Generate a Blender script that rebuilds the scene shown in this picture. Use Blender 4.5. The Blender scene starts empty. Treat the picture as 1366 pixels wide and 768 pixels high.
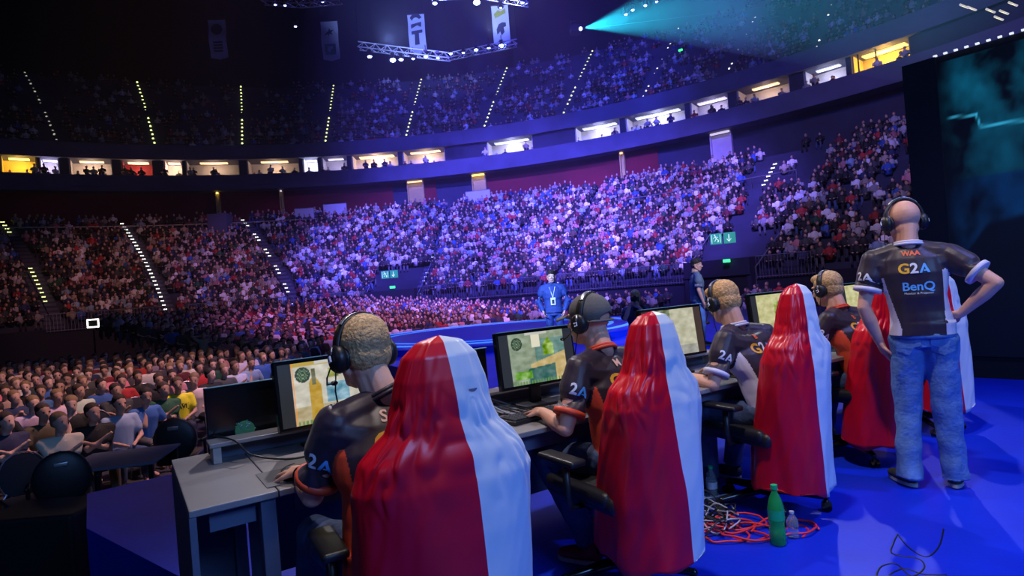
import bpy, bmesh, math, random
import numpy as np
from mathutils import Vector, Matrix, noise
from mathutils.bvhtree import BVHTree
random.seed(7)
rng = np.random.default_rng(7)
PI = math.pi
S = bpy.context.scene
COL = S.collection

# ------------------------------------------------------------ camera, world, lights, exposure
FPX = 800.0; ROLL = math.radians(4.5); EYE = 1.43
cam_d = bpy.data.cameras.new('camera'); cam = bpy.data.objects.new('camera', cam_d); COL.objects.link(cam)
_c, _s = math.cos(ROLL), math.sin(ROLL)
cam.matrix_world = (Matrix.Translation((0, 0, EYE)) @ Matrix.Rotation(math.radians(0.15), 4, 'X')
                    @ Matrix(((_c, _s, 0, 0), (0, 0, -1, 0), (-_s, _c, 0, 0), (0, 0, 0, 1))))
cam_d.sensor_width = 36; cam_d.lens = FPX * 36 / 1366; cam_d.clip_start = .05; cam_d.clip_end = 400
S.camera = cam
S.view_settings.view_transform = 'Standard'; S.view_settings.look = 'None'
S.view_settings.exposure = 0.0; S.view_settings.gamma = 1.0; S.view_settings.use_curve_mapping = False
S.cycles.use_denoising = True
S.cycles.volume_bounces = 0
S.cycles.max_bounces = 4; S.cycles.diffuse_bounces = 2; S.cycles.glossy_bounces = 2; S.cycles.transmission_bounces = 4
S.cycles.volume_step_rate = 4.0
w = bpy.data.worlds.new('world'); S.world = w; w.use_nodes = True
w.node_tree.nodes['Background'].inputs[0].default_value = (.012, .02, .12, 1)
w.node_tree.nodes['Background'].inputs[1].default_value = .10

def spot(name, loc, aim, col, power, ang=40, size=.3, blend=.6):
    d = bpy.data.lights.new(name, 'SPOT'); d.energy = power; d.color = col; d.spot_size = math.radians(ang)
    d.spot_blend = blend; d.shadow_soft_size = size
    o = bpy.data.objects.new(name, d); COL.objects.link(o); o.location = loc
    o.rotation_euler = (Vector(aim) - Vector(loc)).to_track_quat('-Z', 'Y').to_euler(); return o
def area(name, loc, aim, col, power, sx, sy):
    d = bpy.data.lights.new(name, 'AREA'); d.energy = power; d.color = col; d.shape = 'RECTANGLE'; d.size = sx; d.size_y = sy
    o = bpy.data.objects.new(name, d); COL.objects.link(o); o.location = loc
    o.rotation_euler = (Vector(aim) - Vector(loc)).to_track_quat('-Z', 'Y').to_euler(); return o

spot('stage_key_spot', (-3.0, 10.0, 9.0), (1.6, 3.6, .6), (1, .90, .95), 1700, 44, .12)
spot('stage_top_spot', (.2, 1.6, 8.5), (1.3, 3.5, .9), (1, .84, .78), 1500, 46, .2)
spot('stage_front_spot', (6.5, 12.0, 9.5), (1.8, 3.6, .8), (.85, .9, 1), 1300, 38, .12)
area('stage_back_wash', (4.0, -3.5, 4.6), (1.2, 3.6, .6), (.17, .40, 1), 330, 3.0, 1.6)
area('stage_left_wash', (-3.5, -2.5, 4.0), (.6, 3.0, .9), (.30, .40, 1), 18, 2.0, 1.2)
spot('crowd_blue_centre', (-3, 20, 31), (-2, 47, 5), (.15, .115, 1), 190000, 50, .6)
spot('crowd_blue_high', (0, 22, 22), (2, 55, 17), (.07, .08, 1), 55000, 60, .6)
spot('crowd_blue_upper_right', (2, 12, 20), (24, 42, 16), (.10, .12, 1), 15000, 60, .6)
spot('crowd_violet_right', (4, 14, 26), (10, 42, 6), (.19, .13, 1), 130000, 38, .6)
spot('crowd_rose_right', (2, 8, 24), (24, 34, 4), (.62, .42, .9), 13000, 48, .6)
spot('crowd_floor_magenta', (4, 16, 20), (-5, 30, 0), (.70, .26, .85), 30000, 42, .4)
spot('crowd_floor_blue', (8, 14, 20), (5, 34, 0), (.28, .18, 1), 18000, 46, .4)
spot('crowd_left_warm', (-4, 12, 26), (-24, 41, 4), (1, .42, .36), 15000, 29, .6)
spot('crowd_left_violet', (-6, 14, 28), (-16, 48, 5), (.30, .20, .95), 24000, 30, .6)
spot('crowd_near_left', (-1.5, 10.5, 10), (-8.6, 11.8, -.5), (1, .55, .50), 5200, 58, .3)
spot('dais_blue', (0, 14, 16), (0, 15, 0), (.1, .14, 1), 6000, 60, .4)
spot('host_spot', (-3, 4.2, 5.5), (.9, 12.3, 1.5), (.30, .45, 1), 13000, 12, .1)
spot('guest_fill', (6.0, 4, 7), (3.7, 12.2, 1.2), (.6, .65, 1), 4500, 10, .2)  # added fill that brightens the man in grey, no stage fixture
spot('floor_right_blue', (6, 2, 8), (4.2, 4.5, 0), (.25, .3, 1), 1300, 60, .15)
spot('banner_fill', (-6, 34, 16), (-6, 58, 31), (.30, .42, 1), 30000, 44, .3)  # added fill for the dim banners, stands for no known fixture
spot('banner_fill', (0, 34, 16), (1, 58, 31), (.45, .55, 1), 30000, 20, .3)  # second added banner fill

# ------------------------------------------------------------ materials
def lin(c):
    return tuple(((x / 12.92) if x <= .04045 else ((x + .055) / 1.055) ** 2.4) for x in c)
def hx(h):
    return lin(tuple(int(h[i:i + 2], 16) / 255 for i in (0, 2, 4)))
M = {}
def mat(name, col, rough=.6, metal=0, spec=.5, emit=None, es=1, bump=0, bscale=50, sheen=0, trans=0, alpha=1, var=0, vscale=8, coat=0, ior=None):
    m = bpy.data.materials.new(name); m.use_nodes = True; nt = m.node_tree; b = nt.nodes['Principled BSDF']
    b.inputs['Base Color'].default_value = (*col, 1); b.inputs['Roughness'].default_value = rough
    b.inputs['Metallic'].default_value = metal; b.inputs['Specular IOR Level'].default_value = spec
    if emit: b.inputs['Emission Color'].default_value = (*emit, 1); b.inputs['Emission Strength'].default_value = es
    if sheen: b.inputs['Sheen Weight'].default_value = sheen
    if trans: b.inputs['Transmission Weight'].default_value = trans
    if ior: b.inputs['IOR'].default_value = ior
    if coat: b.inputs['Coat Weight'].default_value = coat
    if bump or var:
        tc = nt.nodes.new('ShaderNodeTexCoord')
        if bump:
            n = nt.nodes.new('ShaderNodeTexNoise'); n.inputs['Scale'].default_value = bscale; n.inputs['Detail'].default_value = 4
            bp = nt.nodes.new('ShaderNodeBump'); bp.inputs['Strength'].default_value = bump; bp.inputs['Distance'].default_value = .02
            nt.links.new(tc.outputs['Object'], n.inputs['Vector']); nt.links.new(n.outputs['Fac'], bp.inputs['Height'])
            nt.links.new(bp.outputs['Normal'], b.inputs['Normal'])
        if var:
            n = nt.nodes.new('ShaderNodeTexNoise'); n.inputs['Scale'].default_value = vscale; n.inputs['Detail'].default_value = 5
            r = nt.nodes.new('ShaderNodeValToRGB')
            r.color_ramp.elements[0].color = (*[max(0, x * (1 - var)) for x in col], 1); r.color_ramp.elements[0].position = .3
            r.color_ramp.elements[1].color = (*[min(1, x * (1 + var)) for x in col], 1); r.color_ramp.elements[1].position = .7
            nt.links.new(tc.outputs['Object'], n.inputs['Vector']); nt.links.new(n.outputs['Fac'], r.inputs[0])
            nt.links.new(r.outputs[0], b.inputs['Base Color'])
    M[name] = m; return m
def attr_mat(name, attr, rough=.7, emit=0):
    m = bpy.data.materials.new(name); m.use_nodes = True; nt = m.node_tree; b = nt.nodes['Principled BSDF']
    a = nt.nodes.new('ShaderNodeAttribute'); a.attribute_name = attr; b.inputs['Roughness'].default_value = rough
    if emit:
        b.inputs['Base Color'].default_value = (.01, .01, .01, 1)
        nt.links.new(a.outputs['Color'], b.inputs['Emission Color']); b.inputs['Emission Strength'].default_value = emit
    else: nt.links.new(a.outputs['Color'], b.inputs['Base Color'])
    M[name] = m; return m
def objcol_mat(name, rough=.8):
    m = bpy.data.materials.new(name); m.use_nodes = True; nt = m.node_tree; b = nt.nodes['Principled BSDF']
    a = nt.nodes.new('ShaderNodeObjectInfo'); b.inputs['Roughness'].default_value = rough
    nt.links.new(a.outputs['Color'], b.inputs['Base Color']); M[name] = m; return m
def objrand_mat(name, cols, rough=.8):
    m = bpy.data.materials.new(name); m.use_nodes = True; nt = m.node_tree; b = nt.nodes['Principled BSDF']
    a = nt.nodes.new('ShaderNodeObjectInfo'); r = nt.nodes.new('ShaderNodeValToRGB'); r.color_ramp.interpolation = 'CONSTANT'
    while len(r.color_ramp.elements) < len(cols): r.color_ramp.elements.new(.5)
    for i, c in enumerate(cols):
        r.color_ramp.elements[i].position = i / len(cols); r.color_ramp.elements[i].color = (*c, 1)
    nt.links.new(a.outputs['Random'], r.inputs[0]); nt.links.new(r.outputs[0], b.inputs['Base Color'])
    b.inputs['Roughness'].default_value = rough; M[name] = m; return m

mat('stage_floor', (.004, .028, .62), .42, bump=.06, bscale=30, var=.12, vscale=2, spec=.35)
mat('arena_floor', (.02, .02, .028), .7, bump=.1, bscale=6)
mat('dark_wall', (.012, .013, .03), .85, bump=.1, bscale=2)
mat('concrete', (.035, .038, .075), .8, bump=.2, bscale=3, var=.25, vscale=.6)
mat('concrete_pale', (.085, .09, .16), .8, bump=.2, bscale=3, var=.2, vscale=.5)
mat('black_wall', (.006, .006, .009), .9, bump=.05, bscale=2)
mat('red_wall', (.20, .006, .014), .8, var=.2, vscale=.4)
mat('suite_wall', (.62, .58, .60), .8, var=.1, vscale=1)
mat('suite_wall_yellow_lit', (.62, .48, .16), .8, var=.1, vscale=1)  # wall with the yellow room light put into its colour
mat('warm_light', (1, .9, .7), .5, emit=(1, .62, .30), es=1.6)
mat('white_light', (1, 1, 1), .5, emit=(.75, .78, 1), es=.9)
mat('yellow_light', (1, .8, .3), .5, emit=(1, .66, .12), es=3)
mat('dim_light', (1, .9, .8), .5, emit=(.7, .6, .8), es=1)
mat('step_yellow', (1, 1, .6), .5, emit=(.85, .92, .35), es=1.7)
mat('step_white', (1, 1, .9), .5, emit=(.9, .88, .8), es=2.2)
mat('step_dim', (1, 1, .9), .5, emit=(.7, .7, .5), es=.55)
mat('green_sign', (.02, .3, .16), .5, emit=(.05, .5, .28), es=.45)
mat('green_glow', (.02, .6, .1), .5, emit=(.05, 1, .25), es=2)
mat('sign_white', (.8, .9, .85), .5, emit=(.7, .9, .8), es=.7)
mat('blue_lamp', (.5, .5, 1), .5, emit=(.25, .35, 1), es=26)
mat('rail_metal', (.30, .30, .36), .4, metal=.7)
mat('truss_metal', (.55, .55, .6), .35, metal=.6)
mat('black_metal', (.012, .012, .014), .35, metal=.5)
mat('black_plastic', (.012, .012, .014), .42, bump=.05, bscale=80)
mat('black_gloss', (.008, .009, .011), .16)
mat('grey_plastic', (.12, .12, .13), .45)
mat('silver', (.5, .5, .52), .3, metal=.8)
mat('black_leather', (.014, .014, .017), .4, bump=.15, bscale=120)
mat('charcoal_fabric', (.03, .032, .045), .85, bump=.15, bscale=150)
mat('desk_top', (.235, .225, .235), .45, bump=.03, bscale=60, var=.06, vscale=5)
mat('desk_panel', (.10, .12, .19), .6, var=.08, vscale=4)
mat('desk_edge', (.35, .32, .3), .6)
mat('flag_red', (.66, .004, .020), .34, spec=.5, bump=.05, bscale=9)
mat('flag_white', (.70, .76, .84), .34, spec=.5, sheen=.15, bump=.05, bscale=9)
mat('flag_mark', (.12, .14, .22), .6)
mat('flag_seam', (.75, .06, .12), .5)
mat('skin', (.72, .37, .26), .55, bump=.05, bscale=120, var=.08, vscale=14)
mat('skin_pale', (.76, .42, .30), .55, bump=.05, bscale=120, var=.08, vscale=14)
mat('lips', (.45, .16, .15), .5)
mat('eye_white', (.8, .8, .8), .2); mat('eye_iris', (.03, .05, .07), .2)
mat('hair_blond', (.58, .36, .16), .55, bump=.6, bscale=90, var=.4, vscale=60)
mat('hair_fair', (.66, .36, .13), .55, bump=.6, bscale=90, var=.4, vscale=60)
mat('stubble', (.25, .16, .13), .8, var=.3, vscale=300)
mat('cap_grey', (.13, .125, .12), .85, bump=.2, bscale=200)
mat('jersey', (.026, .014, .028), .45, bump=.10, bscale=18, spec=.45, sheen=.12)
mat('jersey_orange', (.72, .07, .025), .5, bump=.08, bscale=18)
mat('jersey_white', (.66, .62, .74), .5, bump=.08, bscale=18)
mat('print_orange', (.85, .12, .03), .5); mat('print_yellow', (.85, .42, .02), .5)
mat('print_white', (.8, .8, .85), .5); mat('print_blue', (.12, .42, .85), .5); mat('print_pink', (.85, .5, .45), .5)
mat('print_black', (.02, .02, .02), .6)
mat('jeans', (.085, .19, .46), .8, bump=.35, bscale=40, var=.18, vscale=16)
mat('jeans_dark', (.03, .06, .16), .8, bump=.4, bscale=28, var=.3, vscale=9)
mat('shoe_dark', (.03, .035, .03), .7, bump=.2, bscale=80); mat('shoe_red', (.20, .02, .03), .6, bump=.2, bscale=80)
mat('shoe_sole', (.35, .36, .36), .6); mat('sock', (.6, .6, .6), .8)
mat('jacket_blue', (.02, .05, .22), .7, bump=.3, bscale=20); mat('shirt_navy', (.01, .014, .05), .7)
mat('tee_grey', (.12, .16, .22), .8, bump=.2, bscale=20); mat('trouser_dark', (.012, .014, .03), .8, bump=.2, bscale=20)
mat('bottle_green', (.04, .70, .16), .10, trans=.6, ior=1.3); mat('bottle_clear', (.75, .85, .95), .08, trans=.85, ior=1.3)
mat('cap_green', (.01, .45, .15), .4); mat('bottle_label', (.5, .52, .6), .5)
mat('cable_red', (.75, .03, .05), .4); mat('cable_white', (.45, .45, .5), .5); mat('cable_black', (.01, .01, .012), .45)
mat('mat_black', (.012, .012, .013), .8, bump=.1, bscale=200); mat('key_cap', (.025, .025, .028), .45)
mat('pad_blue', (.02, .16, .30), .6); mat('yellow_mark', (.85, .55, .02), .5)
mat('banner_cloth', (.55, .60, .72), .8, bump=.1, bscale=3, emit=(.10, .16, .55), es=0)
mat('banner_ink', (.02, .03, .06), .8); mat('banner_green', (.02, .22, .13), .8); mat('banner_gold', (.35, .38, .02), .8)
mat('ring_light', (.3, .6, 1), .5, emit=(.04, .22, .9), es=.9)
mat('square_light', (1, 1, .9), .5, emit=(1, .95, .8), es=3)
mat('tee_yellow', (.75, .62, .01), .8, bump=.2, bscale=20)
mat('seat_blue', (.02, .022, .08), .6)
mat('wall_edge_light', (1, 1, .9), .5, emit=(.8, .85, .9), es=1.0)
mat('rim_light', (.7, .75, .9), .5, emit=(.6, .75, 1), es=3)
mat('case_black', (.012, .012, .015), .55, bump=.1, bscale=60)
objcol_mat('shirt_any'); objcol_mat('single_shirt')
objrand_mat('skin_any', [(.60, .35, .27), (.52, .30, .22), (.66, .42, .33), (.45, .26, .18)], .6)
objrand_mat('hair_any', [(.02, .014, .01), (.05, .03, .018), (.10, .055, .03), (.015, .012, .01), (.22, .14, .07), (.03, .02, .015)], .8)
objrand_mat('trouser_any', [(.02, .025, .05), (.05, .09, .2), (.012, .012, .015), (.08, .08, .09), (.16, .13, .09), (.03, .05, .12)], .8)
attr_mat('crowd_attr', 'Col', .75)
attr_mat('screen_attr', 'Col', .5, 1.0)
attr_mat('led_attr', 'Col', .6, 1.0)

ORD = ['first', 'second', 'third', 'fourth', 'fifth', 'sixth', 'seventh', 'eighth', 'ninth', 'tenth', 'eleventh', 'twelfth', 'thirteenth', 'fourteenth', 'fifteenth', 'sixteenth', 'seventeenth', 'eighteenth', 'nineteenth', 'twentieth']
ORD += ['twenty-' + q for q in ORD[:9]] + ['thirtieth'] + ['thirty-' + q for q in ORD[:9]]
# ------------------------------------------------------------ builders
def link(name, me, parent=None):
    o = bpy.data.objects.new(name, me); COL.objects.link(o)
    if parent is not None: o.parent = parent
    return o
def tag(o, label, cat, group=None, kind=None):
    if label: o['label'] = label
    if cat: o['category'] = cat
    if group: o['group'] = group
    if kind: o['kind'] = kind
    return o
def struct(o): o['kind'] = 'structure'; return o
def empty(name, loc=(0, 0, 0), rz=0, parent=None):
    o = bpy.data.objects.new(name, None); COL.objects.link(o); o.location = loc; o.rotation_euler = (0, 0, rz); o.empty_display_size = .1
    if parent is not None: o.parent = parent
    return o
def frame(d):
    d = Vector(d).normalized(); u = Vector((0, 0, 1)) if abs(d.z) < .95 else Vector((0, 1, 0))
    a = d.cross(u).normalized(); b = a.cross(d).normalized(); return a, b
class MB:
    def __init__(s): s.v = []; s.f = []; s.m = []; s.mats = []
    def mi(s, m):
        if m not in s.mats: s.mats.append(m)
        return s.mats.index(m)
    def add(s, vs, fs, m=0):
        k = len(s.v); s.v += [tuple(x) for x in vs]; s.f += [tuple(i + k for i in f) for f in fs]; s.m += [m] * len(fs); return s
    def box(s, c, d, rz=0, m=0, T=None):
        x, y, z = [q / 2 for q in d]; R = Matrix.Rotation(rz, 3, 'Z')
        vs = [R @ Vector((a * x, b * y, e * z)) + Vector(c) for e in (-1, 1) for b in (-1, 1) for a in (-1, 1)]
        if T is not None: vs = [T @ q for q in vs]
        return s.add(vs, [(0, 2, 3, 1), (4, 5, 7, 6), (0, 1, 5, 4), (2, 6, 7, 3), (0, 4, 6, 2), (1, 3, 7, 5)], m)
    def rbox(s, c, d, r=.01, rz=0, m=0, T=None, seg=2):
        bm = bmesh.new(); bmesh.ops.create_cube(bm, size=1)
        for q in bm.verts: q.co = Vector((q.co.x * d[0], q.co.y * d[1], q.co.z * d[2]))
        bmesh.ops.bevel(bm, geom=bm.edges[:], offset=min(r, min(d) * .49), segments=seg, profile=.6, affect='EDGES')
        R = Matrix.Rotation(rz, 3, 'Z'); bm.verts.index_update()
        vs = [R @ q.co + Vector(c) for q in bm.verts]
        if T is not None: vs = [T @ q for q in vs]
        fs = [[q.index for q in f.verts] for f in bm.faces]; bm.free(); return s.add(vs, fs, m)
    def tube(s, pts, r, n=8, m=0, closed=False):
        pts = [Vector(p) for p in pts]; k = len(pts); vs = []; a0 = None
        for i, p in enumerate(pts):
            d = (pts[(i + 1) % k] - pts[i - 1]) if closed else (pts[min(i + 1, k - 1)] - pts[max(i - 1, 0)])
            if d.length < 1e-7: d = Vector((0, 0, 1))
            d.normalize()
            if a0 is None: a, b = frame(d)
            else:
                a = (a0 - d * a0.dot(d)); a = a.normalized() if a.length > 1e-6 else frame(d)[0]; b = d.cross(a)
            a0 = a; rr = r[i] if isinstance(r, (list, tuple)) else r
            vs += [p + (a * math.cos(2 * PI * j / n) + b * math.sin(2 * PI * j / n)) * rr for j in range(n)]
        fs = []
        for i in range(k if closed else k - 1):
            for j in range(n):
                i2 = (i + 1) % k; fs.append((i * n + j, i * n + (j + 1) % n, i2 * n + (j + 1) % n, i2 * n + j))
        if not closed: fs += [tuple(range(n))[::-1], tuple(range((k - 1) * n, k * n))]
        return s.add(vs, fs, m)
    def lathe(s, prof, n=20, m=0, T=None, c=(0, 0, 0)):
        vs = []; fs = []; c = Vector(c)
        for (r, z) in prof: vs += [Vector((r * math.cos(2 * PI * j / n), r * math.sin(2 * PI * j / n), z)) + c for j in range(n)]
        if T is not None: vs = [T @ q for q in vs]
        for i in range(len(prof) - 1):
            for j in range(n): fs.append((i * n + j, i * n + (j + 1) % n, (i + 1) * n + (j + 1) % n, (i + 1) * n + j))
        fs += [tuple(range(n))[::-1], tuple(range((len(prof) - 1) * n, len(prof) * n))]
        return s.add(vs, fs, m)
    def ell(s, c, r, n=16, k=10, m=0, T=None):
        vs = [Vector((0, 0, -r[2])) + Vector(c)]; fs = []
        for i in range(1, k):
            a = -PI / 2 + PI * i / k
            vs += [Vector((r[0] * math.cos(a) * math.cos(2 * PI * j / n), r[1] * math.cos(a) * math.sin(2 * PI * j / n), r[2] * math.sin(a))) + Vector(c) for j in range(n)]
        vs.append(Vector((0, 0, r[2])) + Vector(c))
        if T is not None: vs = [T @ q for q in vs]
        for j in range(n): fs.append((0, 1 + (j + 1) % n, 1 + j))
        for i in range(k - 2):
            for j in range(n): fs.append((1 + i * n + j, 1 + i * n + (j + 1) % n, 1 + (i + 1) * n + (j + 1) % n, 1 + (i + 1) * n + j))
        L = len(vs) - 1; o = 1 + (k - 2) * n
        for j in range(n): fs.append((o + j, o + (j + 1) % n, L))
        return s.add(vs, fs, m)
    def cap(s, p0, p1, r0, r1, n=14, m=0, h=3, flat=False):
        p0, p1 = Vector(p0), Vector(p1); d = (p1 - p0).normalized(); pts = []; rs = []
        if flat: pts = [p0, p1]; rs = [r0, r1]
        else:
            for i in range(h):
                a = PI / 2 * (1 - (i + .25) / h); pts.append(p0 - d * r0 * math.sin(a)); rs.append(r0 * math.cos(a))
            pts += [p0, p1]; rs += [r0, r1]
            for i in range(h):
                a = PI / 2 * ((i + .75) / h); pts.append(p1 + d * r1 * math.sin(a)); rs.append(r1 * math.cos(a))
        return s.tube(pts, rs, n, m)
    def loft(s, rings, n=24, m=0, p=2.0):
        """rings: (centre, rx, ry) stacked elliptical sections, closed at both ends"""
        vs = []; fs = []
        for i, (c, rx, ry) in enumerate(rings):
            for j in range(n):
                t = 2 * PI * j / n; ct, st = math.cos(t), math.sin(t)
                vs.append(Vector(c) + Vector((rx * math.copysign(abs(ct) ** (2 / p), ct), ry * math.copysign(abs(st) ** (2 / p), st), 0)))
        for i in range(len(rings) - 1):
            for j in range(n): fs.append((i * n + j, i * n + (j + 1) % n, (i + 1) * n + (j + 1) % n, (i + 1) * n + j))
        fs += [tuple(range(n))[::-1], tuple(range((len(rings) - 1) * n, len(rings) * n))]
        return s.add(vs, fs, m)
    def mesh(s, name):
        me = bpy.data.meshes.new(name); me.from_pydata([tuple(q) for q in s.v], [], s.f); me.update(); return me
    def build(s, name, mats, parent=None, smooth=False, auto=True):
        me = s.mesh(name)
        if isinstance(mats, str): mats = [mats]
        for q in mats: me.materials.append(M[q])
        me.polygons.foreach_set('material_index', s.m)
        if smooth: me.polygons.foreach_set('use_smooth', [True] * len(me.polygons))
        me.update(); return link(name, me, parent)

def remesh(mb, voxel, smooth=2, fac=.5, disp=None, decim=None):
    """closed, overlapping shapes -> one continuous surface"""
    me = mb.mesh('tmp'); o = link('tmp', me)
    bm = bmesh.new(); bm.from_mesh(me); bmesh.ops.recalc_face_normals(bm, faces=bm.faces); bm.to_mesh(me); bm.free()
    r = o.modifiers.new('r', 'REMESH'); r.mode = 'VOXEL'; r.voxel_size = voxel; r.use_smooth_shade = True
    if smooth: q = o.modifiers.new('s', 'SMOOTH'); q.iterations = smooth; q.factor = fac
    if decim: q = o.modifiers.new('d', 'DECIMATE'); q.ratio = decim
    dg = bpy.context.evaluated_depsgraph_get(); ev = o.evaluated_get(dg)
    out = bpy.data.meshes.new_from_object(ev); bpy.data.objects.remove(o); bpy.data.meshes.remove(me)
    out.polygons.foreach_set('use_smooth', [True] * len(out.polygons))
    if disp:
        nrm = [v.normal.copy() for v in out.vertices]
        for v, nn in zip(out.vertices, nrm): v.co += nn * disp(v.co)
        out.update()
    return out
def cut(me, keep):
    bm = bmesh.new(); bm.from_mesh(me)
    bmesh.ops.delete(bm, geom=[v for v in bm.verts if not keep(v.co)], context='VERTS'); bm.to_mesh(me); bm.free()
def paint(me, mats, fn):
    for q in mats: me.materials.append(M[q])
    me.polygons.foreach_set('material_index', [fn(p.center, p.normal) for p in me.polygons]); me.update()
def lerp(a, b, t): return a + (b - a) * t
def smooths(x, a, b):
    t = max(0, min(1, (x - a) / (b - a))); return t * t * (3 - 2 * t)
def interp(x, xs, ys):
    return float(np.interp(x, xs, ys))
def copy_tree(o, parent=None):
    c = o.copy(); COL.objects.link(c)
    if parent is not None: c.parent = parent
    for ch in list(o.children): copy_tree(ch, c)
    return c
# ------------------------------------------------------------ arena bowl (rings about CEN)
CEN = Vector((-12, 10, 0))
def pol(r, deg, z=0): return Vector((CEN.x + r * math.cos(math.radians(deg)), CEN.y + r * math.sin(math.radians(deg)), z))
def ring(name, prof, m, a0=8, a1=150, n=110, kind='structure'):
    mb = MB(); k = len(prof)
    for i in range(n + 1):
        a = a0 + (a1 - a0) * i / n
        mb.v += [tuple(pol(r, a, z)) for (r, z) in prof]
    for i in range(n):
        for j in range(k - 1):
            mb.f.append((i * k + j, (i + 1) * k + j, (i + 1) * k + j + 1, i * k + j + 1)); mb.m.append(0)
    o = mb.build(name, m); struct(o); return o
mb = MB(); mb.box((-8, 24, -1.05), (130, 110, .2)); struct(mb.build('floor', 'arena_floor'))
# stage floor with the walkway that carries the round dais
poly = [(-.9, -4), (16, -4), (16, 16), (9, 22.5), (4.2, 25), (0, 25.6), (-4.2, 23.4), (-5.6, 19.5), (-4.2, 15.5), (-2.2, 12), (-1.2, 7.2), (-3.7, 5.05), (-3.1, 4.2), (-1.75, 3.15), (-.9, 1.9)]
mb = MB(); k = len(poly)
mb.add([(x, y, 0) for x, y in poly] + [(x, y, -.95) for x, y in poly],
       [tuple(range(k))] + [(i, i + k, (i + 1) % k + k, (i + 1) % k) for i in range(k)])
so = mb.build('floor_stage', 'stage_floor'); struct(so)

LR0, LZ0, LR1, LZ1, NL = 33.0, 1.2, 44.2, 9.2, 26
def lz(r): return LZ0 + (LZ1 - LZ0) * (r - LR0) / (LR1 - LR0)
ring('trim_9', [(LR0 - .6, -.95), (LR0 - .6, LZ0), (LR0, LZ0)], 'dark_wall')
prof = [(LR0, LZ0)]
for i in range(NL):
    r = LR0 + (LR1 - LR0) * i / NL; r2 = LR0 + (LR1 - LR0) * (i + 1) / NL
    prof += [(r, LZ0 + (LZ1 - LZ0) * i / NL), (r, LZ0 + (LZ1 - LZ0) * (i + 1) / NL)]
prof += [(LR1 + 3.2, LZ1), (LR1 + 3.2, 12.5)]
ring('terrace_lower', prof, 'concrete')
# red band below the balcony with grey stretches
for i, (a, b) in enumerate([(150, 88.3), (84.6, 83.2), (77.2, 58)]):
    ring('trim_%d' % (i + 1), [(47.2, 9.3), (47.2, 12.5)], 'red_wall', b, a, 30)
ring('trim_4', [(45.8, 12.4), (45.8, 13.75), (45.95, 13.75), (45.95, 12.4), (49.6, 12.4)], 'concrete_pale')
ring('trim_5', [(45.9, 13.0), (46.0, 12.95), (49.6, 12.95)], 'concrete')
ring('trim_6', [(49.8, 15.45), (47.2, 15.45), (47.2, 16.75), (47.45, 16.75), (47.45, 16.1)], 'concrete_pale')
prof = [(47.45, 16.1)]
UR0, UZ0, UR1, UZ1, NU = 48.2, 16.2, 58.6, 25.9, 18
for i in range(NU):
    r = UR0 + (UR1 - UR0) * i / NU
    prof += [(r, UZ0 + (UZ1 - UZ0) * i / NU), (r, UZ0 + (UZ1 - UZ0) * (i + 1) / NU)]
prof += [(60.5, UZ1)]
ring('terrace_upper', prof, 'concrete')
ring('wall_back', [(60.5, UZ1), (60.5, 44)], 'black_wall')
mb = MB(); mb.box((-8, 24, 44), (140, 120, .5)); struct(mb.build('ceiling', 'black_wall'))
mb = MB()
for y in range(-20, 80, 9): mb.box((-8, y, 38.5), (130, .3, .6))
for x in range(-60, 50, 11): mb.box((x, 24, 39.2), (.3, 110, .5))
struct(mb.build('trim_7', 'black_metal'))
# suites
suites = [(126.5, 123.7, 'suite_wall_yellow_lit', 'yellow_light', .55), (123.5, 121.9, 'suite_wall', 'dim_light', 1), (121.1, 117.4, 'suite_wall', 'warm_light', .55),
          (116.6, 113.7, 'red_wall', 'warm_light', .8), (112.7, 110.9, 'suite_wall', 'warm_light', .7), (110.6, 105.2, 'suite_wall', 'warm_light', .42),
          (104.4, 98.8, 'suite_wall', 'warm_light', .42), (98.4, 96.7, 'suite_wall', 'white_light', .8), (96.3, 93.4, 'suite_wall', 'dim_light', .6),
          (92.9, 87.5, 'suite_wall', 'warm_light', 1.6), (87.0, 82.0, 'suite_wall', 'warm_light', .9), (77.1, 71.7, 'suite_wall', 'white_light', 1.2),
          (66.9, 61.9, 'suite_wall', 'white_light', 1.2), (61.3, 55.1, 'suite_wall', 'white_light', 1.3), (54.6, 50.9, 'suite_wall', 'dim_light', 1),
          (50.1, 45.4, 'suite_wall', 'warm_light', .35), (44.2, 40.8, 'suite_wall', 'white_light', .5), (40.4, 36.2, 'suite_wall_yellow_lit', 'yellow_light', 1.4)]
WN = 1
def arcbox(mb, r0, r1, a0, a1, z0, z1, m=0, n=4):
    vs = []
    for i in range(n + 1):
        a = a0 + (a1 - a0) * i / n
        vs += [pol(r0, a, z0), pol(r1, a, z0), pol(r1, a, z1), pol(r0, a, z1)]
    fs = [(0, 1, 2, 3), (n * 4 + 3, n * 4 + 2, n * 4 + 1, n * 4)]
    for i in range(n):
        for j in range(4): fs.append((i * 4 + j, i * 4 + 4 + j, i * 4 + 4 + (j + 1) % 4, i * 4 + (j + 1) % 4))
    mb.add(vs, fs, m)
mb = MB(); prev = 150
for (a, b, wm, lm, fr) in suites + [(8, 8, 0, 0, 0)]:
    if prev - a > .25: arcbox(mb, 47.6, 49.7, a, prev, 12.95, 15.46)
    prev = b
ow = mb.build('wall_suite_piers', 'concrete'); struct(ow)
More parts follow.
